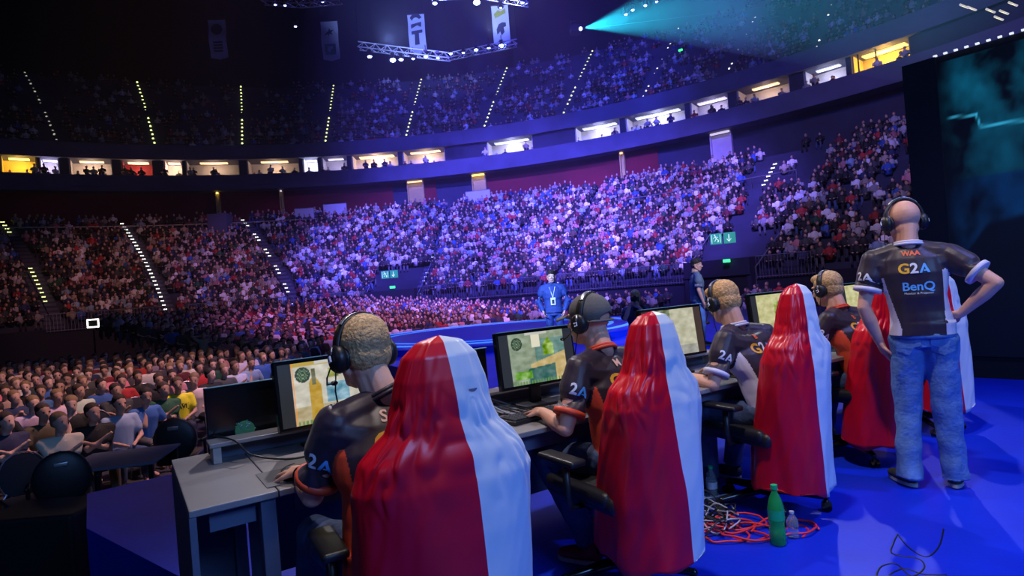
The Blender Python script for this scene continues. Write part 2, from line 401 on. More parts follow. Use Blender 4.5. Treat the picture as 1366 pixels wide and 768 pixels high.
for (a, b, wm, lm, fr) in suites:
    mb = MB(); arcbox(mb, 49.5, 49.7, b, a, 12.95, 15.45); arcbox(mb, 47.8, 49.5, b, b + .12, 12.95, 15.45); arcbox(mb, 47.8, 49.5, a - .12, a, 12.95, 15.45)
    mid = (a + b) / 2
    mb.build('window_%d' % WN, wm); COL.objects[-1]['kind'] = 'structure'
    lb = MB(); half = (a - b) * .36 * min(1, .5 + fr / 2)
    arcbox(lb, 48.2, 48.2 + .35 + .25 * fr, mid - half, mid + half, 15.34, 15.42)
    lo = lb.build('ceiling_light', lm)
    tag(lo, 'ceiling light in the %s lit balcony suite counted from the left' % ORD[WN - 1], 'light', 'suite ceiling lights')
    q = pol(48.5, mid, 14.9); d_ = bpy.data.lights.new('suite_lamp', 'POINT'); d_.energy = 130 * fr * {'warm_light': 1, 'yellow_light': 1.5, 'white_light': 1, 'dim_light': .5}[lm]; d_.color = {'warm_light': (1, .66, .42), 'yellow_light': (1, .62, .12), 'white_light': (.72, .74, 1), 'dim_light': (.6, .55, .9)}[lm]; d_.shadow_soft_size = .15
    ob = bpy.data.objects.new('suite_lamp', d_); COL.objects.link(ob); ob.location = q
    WN += 1
# mullion and green frame of the control room
mb = MB()
for a in (38.6, 39.9): mb.tube([pol(47.7, a, 12.95), pol(47.7, a, 15.45)], .06, 4)
mb.build('window_%d' % WN, 'black_metal'); COL.objects[-1]['kind'] = 'structure'; WN += 1
# doors in the red band: lit openings
for i, (a, w2, lm) in enumerate([(85.5, .85, 'warm_light'), (78.0, .7, 'yellow_light'), (61.6, .14, 'warm_light'), (107.5, .1, 'yellow_light'), (100.8, .08, 'dim_light'), (51.5, .9, 'dim_light')]):
    mb = MB(); arcbox(mb, 46.9, 47.1, a - w2, a + w2, 9.3, 12.2)
    arcbox(mb, 46.6, 46.95, a + w2, a + w2 + .12, 9.3, 12.3); arcbox(mb, 46.6, 46.95, a - w2 - .12, a - w2, 9.3, 12.3)
    struct(mb.build('door_%d' % (i + 1), ['suite_wall_yellow_lit' if i != 5 else 'suite_wall']))
    lb = MB(); arcbox(lb, 46.45, 46.7, a - w2, a + w2, 12.2, 12.32)
    tag(lb.build('door_light', lm), 'lamp over the %s doorway in the concourse wall' % ('first lit', 'second lit', 'narrow right', 'narrow left', 'dim slit', 'far right')[i], 'light', 'concourse doorway lamps')
# balcony name boards on the left fascia
mb = MB()
for a0, a1 in ((116, 121), (109, 112.5), (101.5, 105), (93, 96)): arcbox(mb, 45.7, 45.78, a0, a1, 12.75, 13.45)
for a0, a1 in ((117.5, 120.5), (110.5, 113), (102.5, 106)): arcbox(mb, 47.05, 47.15, a0, a1, 15.7, 16.4)
struct(mb.build('trim_8', 'concrete_pale'))
mb = MB(); arcbox(mb, 45.85, 49.6, 8, 150, 13.0, 13.05, n=100); struct(mb.build('floor_balcony', 'concrete'))

# aisles
def skew(deg, r): return deg + interp(deg, [84, 90, 94.6, 109.3, 125], [0, .35, .75, .54, .4]) * (r - 31)
UA = [121.8, 113.4, 104.9, 96.0, 86.8, 77.7, 68.6, 59.9, 51.6, 43.5]
UT = [125.0, 115.9, 106.1, 96.35, 86.55, 76.8, 67.3, 58.4, 50.5, 44.1]
def ua(i, r): return lerp(UA[i], UT[i], (r - 48) / 11)
ordw = ['first', 'second', 'third', 'fourth', 'fifth', 'sixth', 'seventh', 'eighth', 'ninth', 'tenth']
def uz(r): return UZ0 + (UZ1 - UZ0) * (r - UR0) / (UR1 - UR0)
for i in range(10):
    for half, (r0, r1) in enumerate([(48.3, 52.6), (54.0, 58.4)]):
        mb = MB(); dim = i >= 7; n = 12 if not dim else 7
        for k in range(n):
            r = lerp(r0, r1, k / (n - 1)); 
            if dim and (k * 7 + i) % 5 == 0: continue
            if i == 6 and half == 0 and k == 4: continue
            p = pol(r, ua(i, r), uz(r) + .25); L = (r1 - r0) / n
            q = pol(r + L * (.75 if i in (1,2,3,4,5,6) else .35), ua(i, r), uz(r + L * (.75 if i in (1,2,3,4,5,6) else .35)) + .25)
            mb.tube([p, q], .085 if not dim else .07, 5)
        mt = 'step_dim' if i in (0,) else ('step_yellow' if i < 7 else 'step_white')
        if half == 1 and i >= 7: pass
        tag(mb.build('step_light_strip', mt), 'lit stair edge, %s aisle from the left, %s half of the upper tier' % (ordw[i], ('lower', 'upper')[half]), 'light strip', 'upper tier aisle lights')
LA = [(120.5, 'step_yellow'), (109.3, 'step_white'), (94.7, 'step_white'), (80.5, 'step_dim'), (63, 'step_dim'), (44.8, 'step_white')]
for i, (a, mt) in enumerate(LA):
    mb = MB(); n = 26
    for k in range(n):
        r = lerp(33.2, 44, k / (n - 1))
        if i in (2, 3, 4) and (k % 5 in (1, 2)): continue
        if i == 5 and not 16 < k < 23: continue
        if i == 3 and k > 12: continue
        if i == 4 and k > 8: continue
        if i == 0 and not (3 < k < 13 or k > 21): continue
        p = pol(r, skew(a, r), lz(r) + .30 if i else lz(r) + .5); t = pol(r, skew(a, r) + .32, lz(r) + .30 if i else lz(r) + .5)
        mb.tube([p, t], .045, 4)
    n0, n1 = (33.2, 44) if i != 5 else (40.2, 43)
    mb.tube([pol(n0, skew(a, n0) + .1, lz(n0) + .22), pol(n1, skew(a, n1) + .1, lz(n1) + .22)], .03, 4, 1)
    tag(mb.build('step_light_strip', [mt, 'black_metal']), 'step lights of the %s aisle from the left in the lower stand' % ordw[i], 'light strip', 'lower stand aisle lights')
# stair slabs of the lower aisles
for i, (a, mt) in enumerate(LA[:5]):
    mb = MB()
    for k in range(NL * 2):
        r = LR0 + (LR1 - LR0) * k / (NL * 2); c = pol(r + .1, skew(a, r) + .0, lz(r) + .10)
        mb.box(c, (1.0, .3, .16), math.radians(skew(a, r) - 90))
    struct(mb.build('trim_%d' % (20 + i), 'concrete_pale'))
# rail of the cross aisle (left) and the small white booth
def railing(name, pts, h, step, lab, bars=True, m='rail_metal', rr=.03):
    mb = MB(); P = [Vector(p) for p in pts]
    for q in (h, h * .08): mb.tube([p + Vector((0, 0, q)) for p in P], rr, 5)
    if bars:
        for a, b in zip(P[:-1], P[1:]):
            n = max(1, int((b - a).length / step))
            for k in range(n + 1): c = a.lerp(b, k / n); mb.tube([c, c + Vector((0, 0, h))], rr * .55, 4)
    return tag(mb.build(name, m), lab, 'railing')
railing('cross_aisle_rail', [pol(42.6, a, lz(42.6)) for a in range(96, 132, 2)], .9, 1.2, 'long white rail along the cross aisle high in the left lower stand', m='silver', rr=.05)
railing('cross_aisle_rail', [pol(40.5, a, lz(40.5)) for a in range(42, 62, 2)], .9, 1.2, 'pale rail between rows high in the right lower stand', rr=.05)
mb = MB(); mb.rbox(pol(42.3, 106.6, lz(42.3) + .9), (1.6, 1.2, 1.9), .05); 
tag(mb.build('control_booth', 'concrete_pale'), 'small pale booth standing on the cross aisle of the left lower stand', 'booth')
for a, r, wd, lab in ((94.2, 43.6, 2.0, 'pale bright panel high in the stand left of the centre'), (77.2, 43.6, 2.2, 'pale bright panel high in the stand near the yellow doorway'), (97.6, 43.2, 1.6, 'pale low panel left of the lit concourse doorway')):
    t = empty('pale_panel', pol(r, a, lz(r) + .3), math.radians(a - 90)); tag(t, lab, 'panel')
    mb = MB(); mb.rbox((0, 0, .7), (wd, .12, 1.0), .03); mb.build('board', 'banner_cloth', t)
    mb = MB(); mb.tube([(-wd / 2, 0, -.4), (-wd / 2, 0, 1.2)], .05, 5); mb.tube([(-wd / 2, 0, 1.22), (wd / 2, 0, 1.22)], .05, 5); mb.tube([(wd / 2, 0, -.4), (wd / 2, 0, 1.2)], .05, 5); mb.build('frame', 'rail_metal', t)
# portals: right (below the first exit sign) and centre
def portal(n, a0, a1, zt, r1=35.8):
    mb = MB(); arcbox(mb, LR0 - .95, r1, a0, a1, -.94, zt, n=6)
    struct(mb.build('door_%d' % n, 'black_wall'))
    mb = MB()
    arcbox(mb, LR0 - 1.0, r1 + .1, a0 - .4, a0, -.94, zt + .9); arcbox(mb, LR0 - 1.0, r1 + .1, a1, a1 + .4, -.94, zt + .9)
    arcbox(mb, LR0 - 1.05, LR0 - .95, a0 - .4, a1 + .4, zt, zt + .9, n=6)
    struct(mb.build('trim_%d' % (30 + n), 'dark_wall'))
portal(7, 81.0, 86.6, 1.15); portal(8, 41.0, 47.0, 1.25)
def exit_sign(loc, yaw, w2, lab):
    t = empty('exit_sign', loc, yaw); tag(t, lab, 'sign', 'exit signs over the stand portals')
    h = w2 * .46; mb = MB(); mb.rbox((-w2 / 2 - .03, 0, 0), (w2 * .96, .08, h * 2), .01); mb.build('sign_panel', 'green_sign', t)
    mb = MB(); mb.rbox((w2 / 2 + .03, 0, 0), (w2 * .96, .08, h * 2), .01); mb.build('sign_panel', 'green_sign', t)
    y = -.055
    mb = MB()   # running figure in a doorway
    x0 = -w2 / 2
    def st(a, b, r): mb.tube([(a[0], y, a[1]), (b[0], y, b[1])], r, 5)
    st((x0 - .1 * w2, .22 * w2), (x0 - .02 * w2, .0), .05 * w2); st((x0 - .02 * w2, 0), (x0 + .14 * w2, -.12 * w2), .04 * w2); st((x0 + .14 * w2, -.12 * w2), (x0 + .1 * w2, -.3 * w2), .035 * w2)
    st((x0 - .02 * w2, 0), (x0 - .16 * w2, -.2 * w2), .04 * w2); st((x0 - .1 * w2, .2 * w2), (x0 + .1 * w2, .12 * w2), .03 * w2); st((x0 - .1 * w2, .2 * w2), (x0 - .25 * w2, .05 * w2), .03 * w2)
    mb.ell((x0 - .13 * w2, y, .32 * w2), (.06 * w2, .02, .06 * w2), 8, 6)
    for x in (-.38, .30): st((x0 + x * w2, -.36 * w2), (x0 + x * w2, .36 * w2), .02 * w2)
    mb.build('running_figure', 'sign_white', t)
    mb = MB(); x0 = w2 / 2
    st((x0, .3 * w2), (x0, -.28 * w2), .035 * w2); st((x0, -.3 * w2), (x0 - .18 * w2, -.08 * w2), .035 * w2); st((x0, -.3 * w2), (x0 + .18 * w2, -.08 * w2), .035 * w2)
    mb.build('arrow', 'sign_white', t)
p = pol(32.0, 83.6, 0); exit_sign((p.x, p.y, 3.15), math.radians(-8), .58, 'green exit sign pair with running figure over the centre portal')
p = pol(31.8, 42.9, 0); exit_sign((p.x, p.y, 3.25), math.radians(-24), .62, 'green exit sign pair with running figure over the right portal')
for i, (r, a, z, lab) in enumerate([(31.9, 83.3, 2.25, 'small green lamp hanging below the centre exit sign'), (31.7, 42.6, 2.05, 'small green lamp hanging below the right exit sign'),
        (47, 105.8, 9.6, 'small green lamp above the booth on the left'), (58.5, 91.3, 22.3, 'small green lamp high in the upper tier near its middle'), (58, 70.5, 22.4, 'green lamp high in the upper tier right of the middle'),
        (56, 109.9, 21.3, 'green lamp in the upper tier on the left'), (49, 73.6, 17.2, 'green lamp low in the upper tier below the sixth aisle'), (53, 56.9, 21.9, 'green lamp in the upper tier toward the right')]):
    mb = MB(); mb.rbox((0, 0, 0), (.36, .12, .16), .02); o = mb.build('exit_lamp', 'green_glow'); q = pol(r, a, z); o.location = q; o.rotation_euler = (0, 0, math.radians(a - 90)); tag(o, lab, 'lamp', 'green exit lamps')
# front fences of the lower stand, one per block
fence_defs = [(35, 40.3, 'right of the right portal'), (47.6, 55, 'left of the right portal'), (55, 62.5, 'in the right half beside the blue dais'), (62.5, 71, 'behind the man in the blue jacket'),
              (71, 80.3, 'right of the centre portal'), (87.4, 94, 'left of the centre portal'), (96, 108, 'between the two bright aisles on the left'), (110.5, 122, 'below the far left block')]
for a, b, lab in fence_defs:
    pts = [pol(LR0 - .7, a + (b - a) * k / 6, LZ0 - .2) for k in range(7)]
    o = railing('stand_fence', pts, 1.15, .16, 'bar fence of the lower stand, ' + lab, rr=.028); o['group'] = 'front fences of the lower stand'
def slope_fence(p0, p1, lab):
    mb = MB(); P0, P1 = Vector(p0), Vector(p1)
    for h in (1.1, .1): mb.tube([P0 + Vector((0, 0, h)), P1 + Vector((0, 0, h))], .04, 5)
    for k in range(9): c = P0.lerp(P1, k / 8); mb.tube([c + Vector((0, 0, .1)), c + Vector((0, 0, 1.1))], .025, 4)
    tag(mb.build('portal_rail', 'rail_metal'), lab, 'railing', 'portal side rails')
for a, lab in ((80.4, 'right side of the centre portal'), (87.2, 'left side of the centre portal'), (40.4, 'right side of the right portal'), (47.6, 'left side of the right portal')):
    slope_fence(pol(LR0 - .7, a, .5), pol(36.3, a, 2.9), 'sloping rail on the ' + lab)

# ------------------------------------------------------------ roof: banners, truss, lamps, haze
def at(u, v, Y):
    du, dv = u - 683, v - 384
    return Vector(((du * _c - dv * _s) / FPX * Y, Y, EYE - ((du * _s + dv * _c) - 2) / FPX * Y))
def banner(c, w2, h, yaw, lab, marks):
    t = empty('hanging_banner', c, yaw); tag(t, lab, 'banner', 'banners under the roof')
    mb = MB(); n = 14
    for i in range(n + 1):
        z = h / 2 - h * i / n; y = .12 * math.sin(i * .6)
        mb.v += [(-w2 / 2, y, z - (.12 if i == n else 0)), (0, y + .06, z - (.3 if i == n else 0)), (w2 / 2, y, z - (.12 if i == n else 0))]
    for i in range(n):
        for j in range(2): mb.f.append((i * 3 + j, i * 3 + j + 1, i * 3 + 4 + j, i * 3 + 3 + j)); mb.m.append(0)
    mb.build('cloth', 'banner_cloth', t)
    mb = MB(); mb.tube([(-w2 / 2 - .05, 0, h / 2 + .04), (w2 / 2 + .05, 0, h / 2 + .04)], .06, 6)
    mb.tube([(-w2 / 2, 0, h / 2), (-w2 / 2, 0, h / 2 + 8)], .02, 4); mb.tube([(w2 / 2, 0, h / 2), (w2 / 2, 0, h / 2 + 8)], .02, 4); mb.build('hanging_bar', 'black_metal', t)
    marks(t, w2, h)
def flatpoly(t, pts, m, y=-.16, name='print'):
    mb = MB(); k = len(pts); mb.add([(x, y, z) for x, z in pts] + [(x, y + .02, z) for x, z in pts], [tuple(range(k)), tuple(range(2 * k - 1, k - 1, -1))] + [(i, (i + 1) % k, (i + 1) % k + k, i + k) for i in range(k)])
    mb.build(name, m, t)
def circ(x, z, r, n=20, a0=0, a1=2 * PI): return [(x + r * math.cos(a0 + (a1 - a0) * i / n), z + r * math.sin(a0 + (a1 - a0) * i / n)) for i in range(n)]
def mk1(t, w2, h):
    flatpoly(t, circ(0, h * .22, w2 * .33), 'banner_ink')
    for k in range(4): flatpoly(t, [(-w2 * .25, -h * .12 - k * .28), (w2 * .28, -h * .12 - k * .28), (w2 * .28, -h * .16 - k * .28), (-w2 * .25, -h * .16 - k * .28)], 'banner_ink')
def mk2(t, w2, h):
    flatpoly(t, [(-w2 * .05, h * .42), (w2 * .42, h * .45), (w2 * .42, h * .12), (w2 * .2, h * .3)], 'banner_cloth')
    flatpoly(t, [(-.3, .55), (-.05, .75), (0, 1.05), (.12, .8), (.45, .85), (.2, .62), (.35, .35), (.05, .5), (-.12, .2), (-.1, .5), (-.5, .3)], 'banner_ink')
    q = w2 * .32; flatpoly(t, [(-q, -.5), (q, -.5), (q, -.5 - 2 * q), (-q, -.5 - 2 * q)], 'banner_green')
    flatpoly(t, [(-q * .5, -.5 - q * .5), (q * .5, -.5 - q * .5), (q * .5, -.5 - q), (q * .1, -.5 - q), (q * .1, -.5 - q * 1.5), (-q * .5, -.5 - q * 1.5)], 'banner_cloth', -.2)
def mk3(t, w2, h):
    flatpoly(t, circ(0, h * .34, w2 * .36, 12, .3, PI - .1) + circ(0, h * .30, w2 * .22, 12, PI - .1, .3), 'banner_ink')
    flatpoly(t, [(-.5, .75), (.5, .95), (.45, .45), (.1, .65), (-.5, .35)], 'banner_ink')
    flatpoly(t, [(-.5, .1), (.55, .2), (.55, -.1), (.2, -.12), (.2, -1.2), (-.25, -1.25), (-.2, -.2), (-.5, -.22)], 'banner_ink')
def mk4(t, w2, h):
    flatpoly(t, [(-.6, .9), (-.2, 1.25), (.1, 1.1), (.5, 1.4), (.55, .9), (.1, .75), (-.5, .5)], 'banner_gold')
    flatpoly(t, [(-.45, -.6), (-.2, -.1), (.15, .05), (.5, 0), (.5, -.35), (.25, -.45), (.3, -.9), (0, -1.2), (-.1, -.8), (-.4, -1.1)], 'banner_ink')
for (u, v, lab, fn, ya) in [(290, 50, 'dim blue banner with a dark round emblem, leftmost under the roof', mk1, 6), (440, 52, 'pale banner with a dark star shape over a green square', mk2, 3),
                        (556, 43, 'pale banner with big dark letter shapes', mk3, 0), (668, 31, 'pale banner with gold and dark crest, above the truss lamps', mk4, -3)]:
    banner(at(u, v, 58), 1.62, 3.5, math.radians(ya), lab, fn)
def truss(pts, lab, w2=.35):
    t = empty('light_truss', pts[0]); tag(t, lab, 'truss'); o0 = Vector(pts[0]); mb = MB(); P = [Vector(p) - o0 for p in pts]
    for (dy, dz) in ((-w2, 0), (w2, 0), (0, w2 * 1.5)): mb.tube([p + Vector((0, dy, dz)) for p in P], .05, 5)
    mb.build('chord', 'truss_metal', t); mb = MB()
    for a, b in zip(P[:-1], P[1:]):
        n = max(1, int((b - a).length / .8))
        for k in range(n):
            c0, c1, c2 = a.lerp(b, k / n), a.lerp(b, (k + .5) / n), a.lerp(b, (k + 1) / n)
            for dy in (-w2, w2): mb.tube([c0 + Vector((0, dy, 0)), c1 + Vector((0, 0, w2 * 1.5)), c2 + Vector((0, dy, 0))], .028, 4)
            mb.tube([c0 + Vector((0, -w2, 0)), c1 + Vector((0, w2, 0)), c2 + Vector((0, -w2, 0))], .028, 4)
    mb.build('bracing', 'truss_metal', t); mb = MB()
    for p in (P[0], P[-1]): mb.tube([p, p + Vector((0, 0, 9))], .03, 4)
    mb.build('hoist_cable', 'black_metal', t)
truss([at(478, 64, 46), at(540, 72, 46), at(600, 79, 46)], 'lattice lighting truss carrying blue lamps at the centre of the roof')
truss([at(600, 78, 50), at(650, 68, 50), at(690, 60, 50)], 'short lighting truss rising to the right under the gold crest banner')
truss([at(350, 3, 44), at(400, 7, 44), at(455, 2, 44)], 'dark blue lit truss at the top edge of the picture, left of centre')
truss([at(575, -3, 44), at(640, -6, 44), at(705, 6, 44)], 'truss with lamps at the top edge above the gold crest banner')
LAMPS = [(493, 75, 46, 1), (524, 80, 46, 1.3), (535, 79, 46, 1), (551, 78, 46, .7), (568, 75, 46, .9), (584, 77, 46, .7), (601, 71, 50, .9), (618, 70, 50, .7), (635, 66, 50, 1), (652, 64, 50, .8), (669, 61, 50, 1.2),
         (580, 4, 44, 1), (636, 3, 44, 1.5), (697, 3, 44, .8), (367, 6, 44, .5), (380, 7, 44, .5), (394, 35, 44, .5), (430, 2, 44, .5), (668, 10, 44, .5), (835, 19, 40, .6), (844, 13, 40, .6), (861, 7, 40, .6), (876, 2, 40, .5), (765, 36, 45, .4)]
pos_words = ['under the left end of the centre truss', 'brightest under the centre truss', 'beside the brightest one on the centre truss', 'small, middle of the centre truss', 'right part of the centre truss', 'right end of the centre truss',
  'left end of the right truss', 'second on the right truss', 'third on the right truss', 'fourth on the right truss', 'right end of the right truss', 'top edge above the lettered banner', 'brightest at the top edge', 'top edge right of the crest banner',
  'left on the top left truss', 'middle of the top left truss', 'hanging low below the top left truss', 'right on the top left truss', 'just above the crest banner', 'lowest of four inside the cyan beam', 'second of four inside the cyan beam', 'third of four inside the cyan beam', 'highest of four inside the cyan beam', 'beside the source of the cyan beam']
for (u, v, Y, s_), pw in zip(LAMPS, pos_words):
    p = at(u, v, Y); t = empty('moving_head_lamp', p); tag(t, 'blue stage lamp, ' + pw, 'lamp', 'blue lamps under the roof')
    mb = MB(); mb.lathe([(.09, .32), (.14, .28), (.18, .1), (.2, 0)], 10); mb.box((0, 0, .42), (.3, .22, .16)); mb.tube([(-.22, 0, .05), (-.24, 0, .4), (.24, 0, .4), (.22, 0, .05)], .03, 4)
    mb.tube([(0, 0, .45), (0, 0, .9)], .03, 4)
    mb.build('housing', 'black_metal', t)
    mb = MB(); mb.ell((0, -.03, 0), (.17 * s_, .17 * s_, .11 * s_), 10, 6); mb.build('lens', 'blue_lamp', t)
# haze volume below the centre lamps, lit by real blue spots
def vol(name, mb, dens, col, lab):
    m = bpy.data.materials.new(name); m.use_nodes = True; nt = m.node_tree; nt.nodes.clear()
    o = nt.nodes.new('ShaderNodeOutputMaterial'); v = nt.nodes.new('ShaderNodeVolumeScatter'); v.inputs['Density'].default_value = dens
    v.inputs['Color'].default_value = (*col, 1); v.inputs['Anisotropy'].default_value = 0.2
    nt.links.new(v.outputs[0], o.inputs['Volume']); M[name] = m
    ob = mb.build(name, name); tag(ob, lab, 'haze', kind='stuff'); return ob
mb = MB(); mb.box((-5, 38, 18), (84, 46, 38)); vol('haze', mb, .0019, (.8, .85, 1), 'thin blue stage haze hanging over the whole arena bowl')
for (u, v, Y, pw) in [(493, 76, 46, 800), (524, 81, 46, 1600), (562, 78, 46, 500), (601, 72, 50, 700), (635, 67, 50, 900), (669, 62, 50, 1100), (580, 6, 44, 1300), (636, 5, 44, 2600)]:
    p = at(u, v, Y); spot('haze_lamp', p - Vector((0, 0, .3)), p + Vector((0, -1, -10)), (.03, .06, 1), pw * 3.0, 44, .15, .9)
# projector beam at upper right: real haze cone with a cyan spot
P0 = at(775, 38, 44); P1 = at(1330, -75, 22); d = (P1 - P0); L = d.length; d.normalize(); a_, b_ = frame(d)
mb = MB(); mb.tube([P0, P0 + d * L], [.12, L * .20], 32); vol('beam_haze', mb, .022, (.6, 1, 1), 'wide cyan beam of light through haze at the upper right')
spot('projector_beam', P0 + d * .35, P1, (.02, .40, .60), 65000, 25, .05, .9)
t = empty('projector', P0); tag(t, 'projector at the tip of the wide cyan beam', 'projector'); mb = MB(); mb.rbox((-.3, .6, .2), (.8, .9, .5), .05); mb.build('housing', 'black_metal', t); mb = MB(); mb.ell((-.02, -.02, 0), (.14, .14, .14), 10, 6); mb.build('lens', 'rim_light', t)
mb = MB()
for (u, v) in [(1287, 8), (1297, 11), (1322, 14), (1340, 16), (1333, 24), (1352, 5)]:
    p = at(u, v, 30); mb = MB(); mb.tube([p + Vector((-.22, 0, .12)), p + Vector((.22, 0, -.1))], .05, 5)
    tag(mb.build('roof_lamp', 'step_dim'), 'faint slanting roof lamp at top right, %s from the left' % ORD[[1287, 1297, 1322, 1340, 1333, 1352].index(u)], 'lamp', 'faint roof lamps at the top right')
# square lit sign and dark monitor at the left edge of the floor
p = at(124, 431, 24); t = empty('lit_screen', p, math.radians(25)); tag(t, 'small square screen with a bright white edge at the back of the left crowd', 'screen')
mb = MB(); mb.rbox((0, .03, 0), (.36, .04, .30), .01); mb.build('panel', 'case_black', t)
mb = MB(); 
for x, z, w_, h_ in ((0, .15, .40, .05), (0, -.15, .40, .05), (.18, 0, .05, .3), (-.18, 0, .05, .3)): mb.box((x, 0, z), (w_, .03, h_))
mb.build('lit_edge', 'square_light', t); mb = MB(); mb.tube([(0, .05, -.15), (0, .05, -.95 - p.z)], .03, 6); mb.build('pole', 'black_metal', t)

# ------------------------------------------------------------ LED wall at right
A = Vector((4.93, 7.27, 0)); dirw = Vector((.636, -.771, 0)); WL = 4.6; ZT = 3.75; wn = Vector((-.771, -.636, 0))
t = empty('led_wall', A, 0); tag(t, 'tall LED screen wall at right showing cyan storm clouds over a dark hill', 'screen')
mb = MB()
def wp(s_, z, off): return dirw * s_ + Vector((0, 0, z)) + wn * off
def wbox(s0, s1, z0, z1, o0, o1):
    mb.add([wp(s, z, o) for o in (o0, o1) for z in (z0, z1) for s in (s0, s1)], [(0, 1, 3, 2), (4, 6, 7, 5), (0, 4, 5, 1), (2, 3, 7, 6), (0, 2, 6, 4), (1, 5, 7, 3)])
wbox(0, WL, 0.0, ZT, -.35, -.02); mb.build('frame', 'black_wall', t)
mb = MB(); wbox(0, .34, .02, ZT, -.02, .02); mb.build('side_panel', 'black_wall', t)
nx, nz = 150, 130; me = bpy.data.meshes.new('screen'); vs = []; cols = []
for j in range(nz + 1):
    for i in range(nx + 1):
        s_ = .34 + (WL - .36) * (i / nx) ** 1.6; z = .25 + (ZT - .33) * j / nz; vs.append(wp(s_, z, 0))
        x = s_ - .34; n1 = noise.fractal(Vector((x * 2.6, z * 2.0, 1.3)), 1, 2.1, 5); n2 = noise.fractal(Vector((x * 6, z * 4.5, 7)), 1, 2.1, 4)
        cloud = max(0, .5 + .8 * n1 + .35 * n2)
        band = math.exp(-((z - 3.25) / .45) ** 2) * 1.0 + .35 * math.exp(-((z - 2.5) / .5) ** 2) + .30 * math.exp(-((z - 1.75) / .22) ** 2)
        e = smooths(x, -.02, .22)
        c = np.array([.002, .075, .13]) * cloud * band * .95 + np.array([.0, .012, .03]) * cloud
        if z < 2.3: c = c * np.array([.6, .55, 1.0]) + np.array([0, .002, .018]) * cloud
        hill = 1.35 + .42 * smooths(x, .02, .45) + .05 * n1
        c *= smooths(z - hill, -.03, .05) * .96 + .04
        c *= e * .95 + .05
        # crack of lightning
        for (xa, za, xb, zb, wd) in [(.06, 3.02, .34, 2.98, .010), (.34, 2.98, .37, 2.84, .007), (.37, 2.84, .9, 2.80, .012)]:
            px, pz, dx, dz = x - xa, z - za, xb - xa, zb - za; tt = max(0, min(1, (px * dx + pz * dz) / (dx * dx + dz * dz)))
            dd = math.hypot(px - tt * dx, pz - tt * dz)
            c = c + np.array([.05, .55, .9]) * math.exp(-(dd / wd) ** 2) * .6 * smooths(x, .04, .16)
        cols.append((*c, 1))
fs = [(j * (nx + 1) + i, j * (nx + 1) + i + 1, (j + 1) * (nx + 1) + i + 1, (j + 1) * (nx + 1) + i) for j in range(nz) for i in range(nx)]
me.from_pydata([tuple(q) for q in vs], [], fs); at_ = me.attributes.new('Col', 'FLOAT_COLOR', 'POINT'); at_.data.foreach_set('color', [q for c in cols for q in c])
me.materials.append(M['led_attr']); link('screen', me, t)
mb = MB()
for k in range(26):
    s_ = .34 + k * .10; mb.box(wp(s_, ZT + .012, .0), (.035, .03, .018), math.radians(-50))
mb.build('edge_light', 'wall_edge_light', t)
# ------------------------------------------------------------ figures
HS = 1.08
def head_T(c, yaw=0, pitch=0, rollh=0):
    return Matrix.Translation(c) @ Matrix.Rotation(yaw, 4, 'Z') @ Matrix.Rotation(pitch, 4, 'X') @ Matrix.Rotation(rollh, 4, 'Y') @ Matrix.Diagonal((HS, HS, HS, 1))
def head_prims(mb, T):
    mb.ell((0, -.012, .03), (.077, .097, .088), 20, 14, T=T); mb.ell((0, .028, -.035), (.062, .062, .082), 18, 12, T=T)
    mb.ell((0, .048, -.092), (.032, .032, .026), 12, 8, T=T); mb.ell((0, -.03, -.045), (.058, .06, .06), 14, 10, T=T)
    for s in (-1, 1):
        mb.cap(T @ Vector((s * .06, -.0, -.05)), T @ Vector((s * .025, .055, -.09)), .02, .02, 10)
        mb.ell((s * .079, -.008, -.01), (.010, .020, .032), 10, 8, T=T); mb.ell((s * .036, .066, -.02), (.02, .02, .018), 10, 8, T=T)
        mb.ell((s * .03, .077, .026), (.026, .012, .010), 10, 8, T=T)
    mb.cap(T @ Vector((0, .082, .015)), T @ Vector((0, .106, -.028)), .009, .014, 8); mb.ell((0, .096, -.034), (.018, .012, .009), 10, 6, T=T)
    mb.ell((0, .083, -.062), (.024, .011, .007), 10, 6, T=T); mb.ell((0, .081, -.074), (.021, .011, .008), 10, 6, T=T)
def eyes(parent, T):
    for s in (-1, 1):
        mb = MB(); mb.ell((s * .032, .074, 0), (.0135, .0135, .011), 12, 8, 0, T); mb.ell((s * .032, .0835, 0), (.006, .005, .006), 8, 6, 1, T); mb.build('eye', ['eye_white', 'eye_iris'], parent, True)
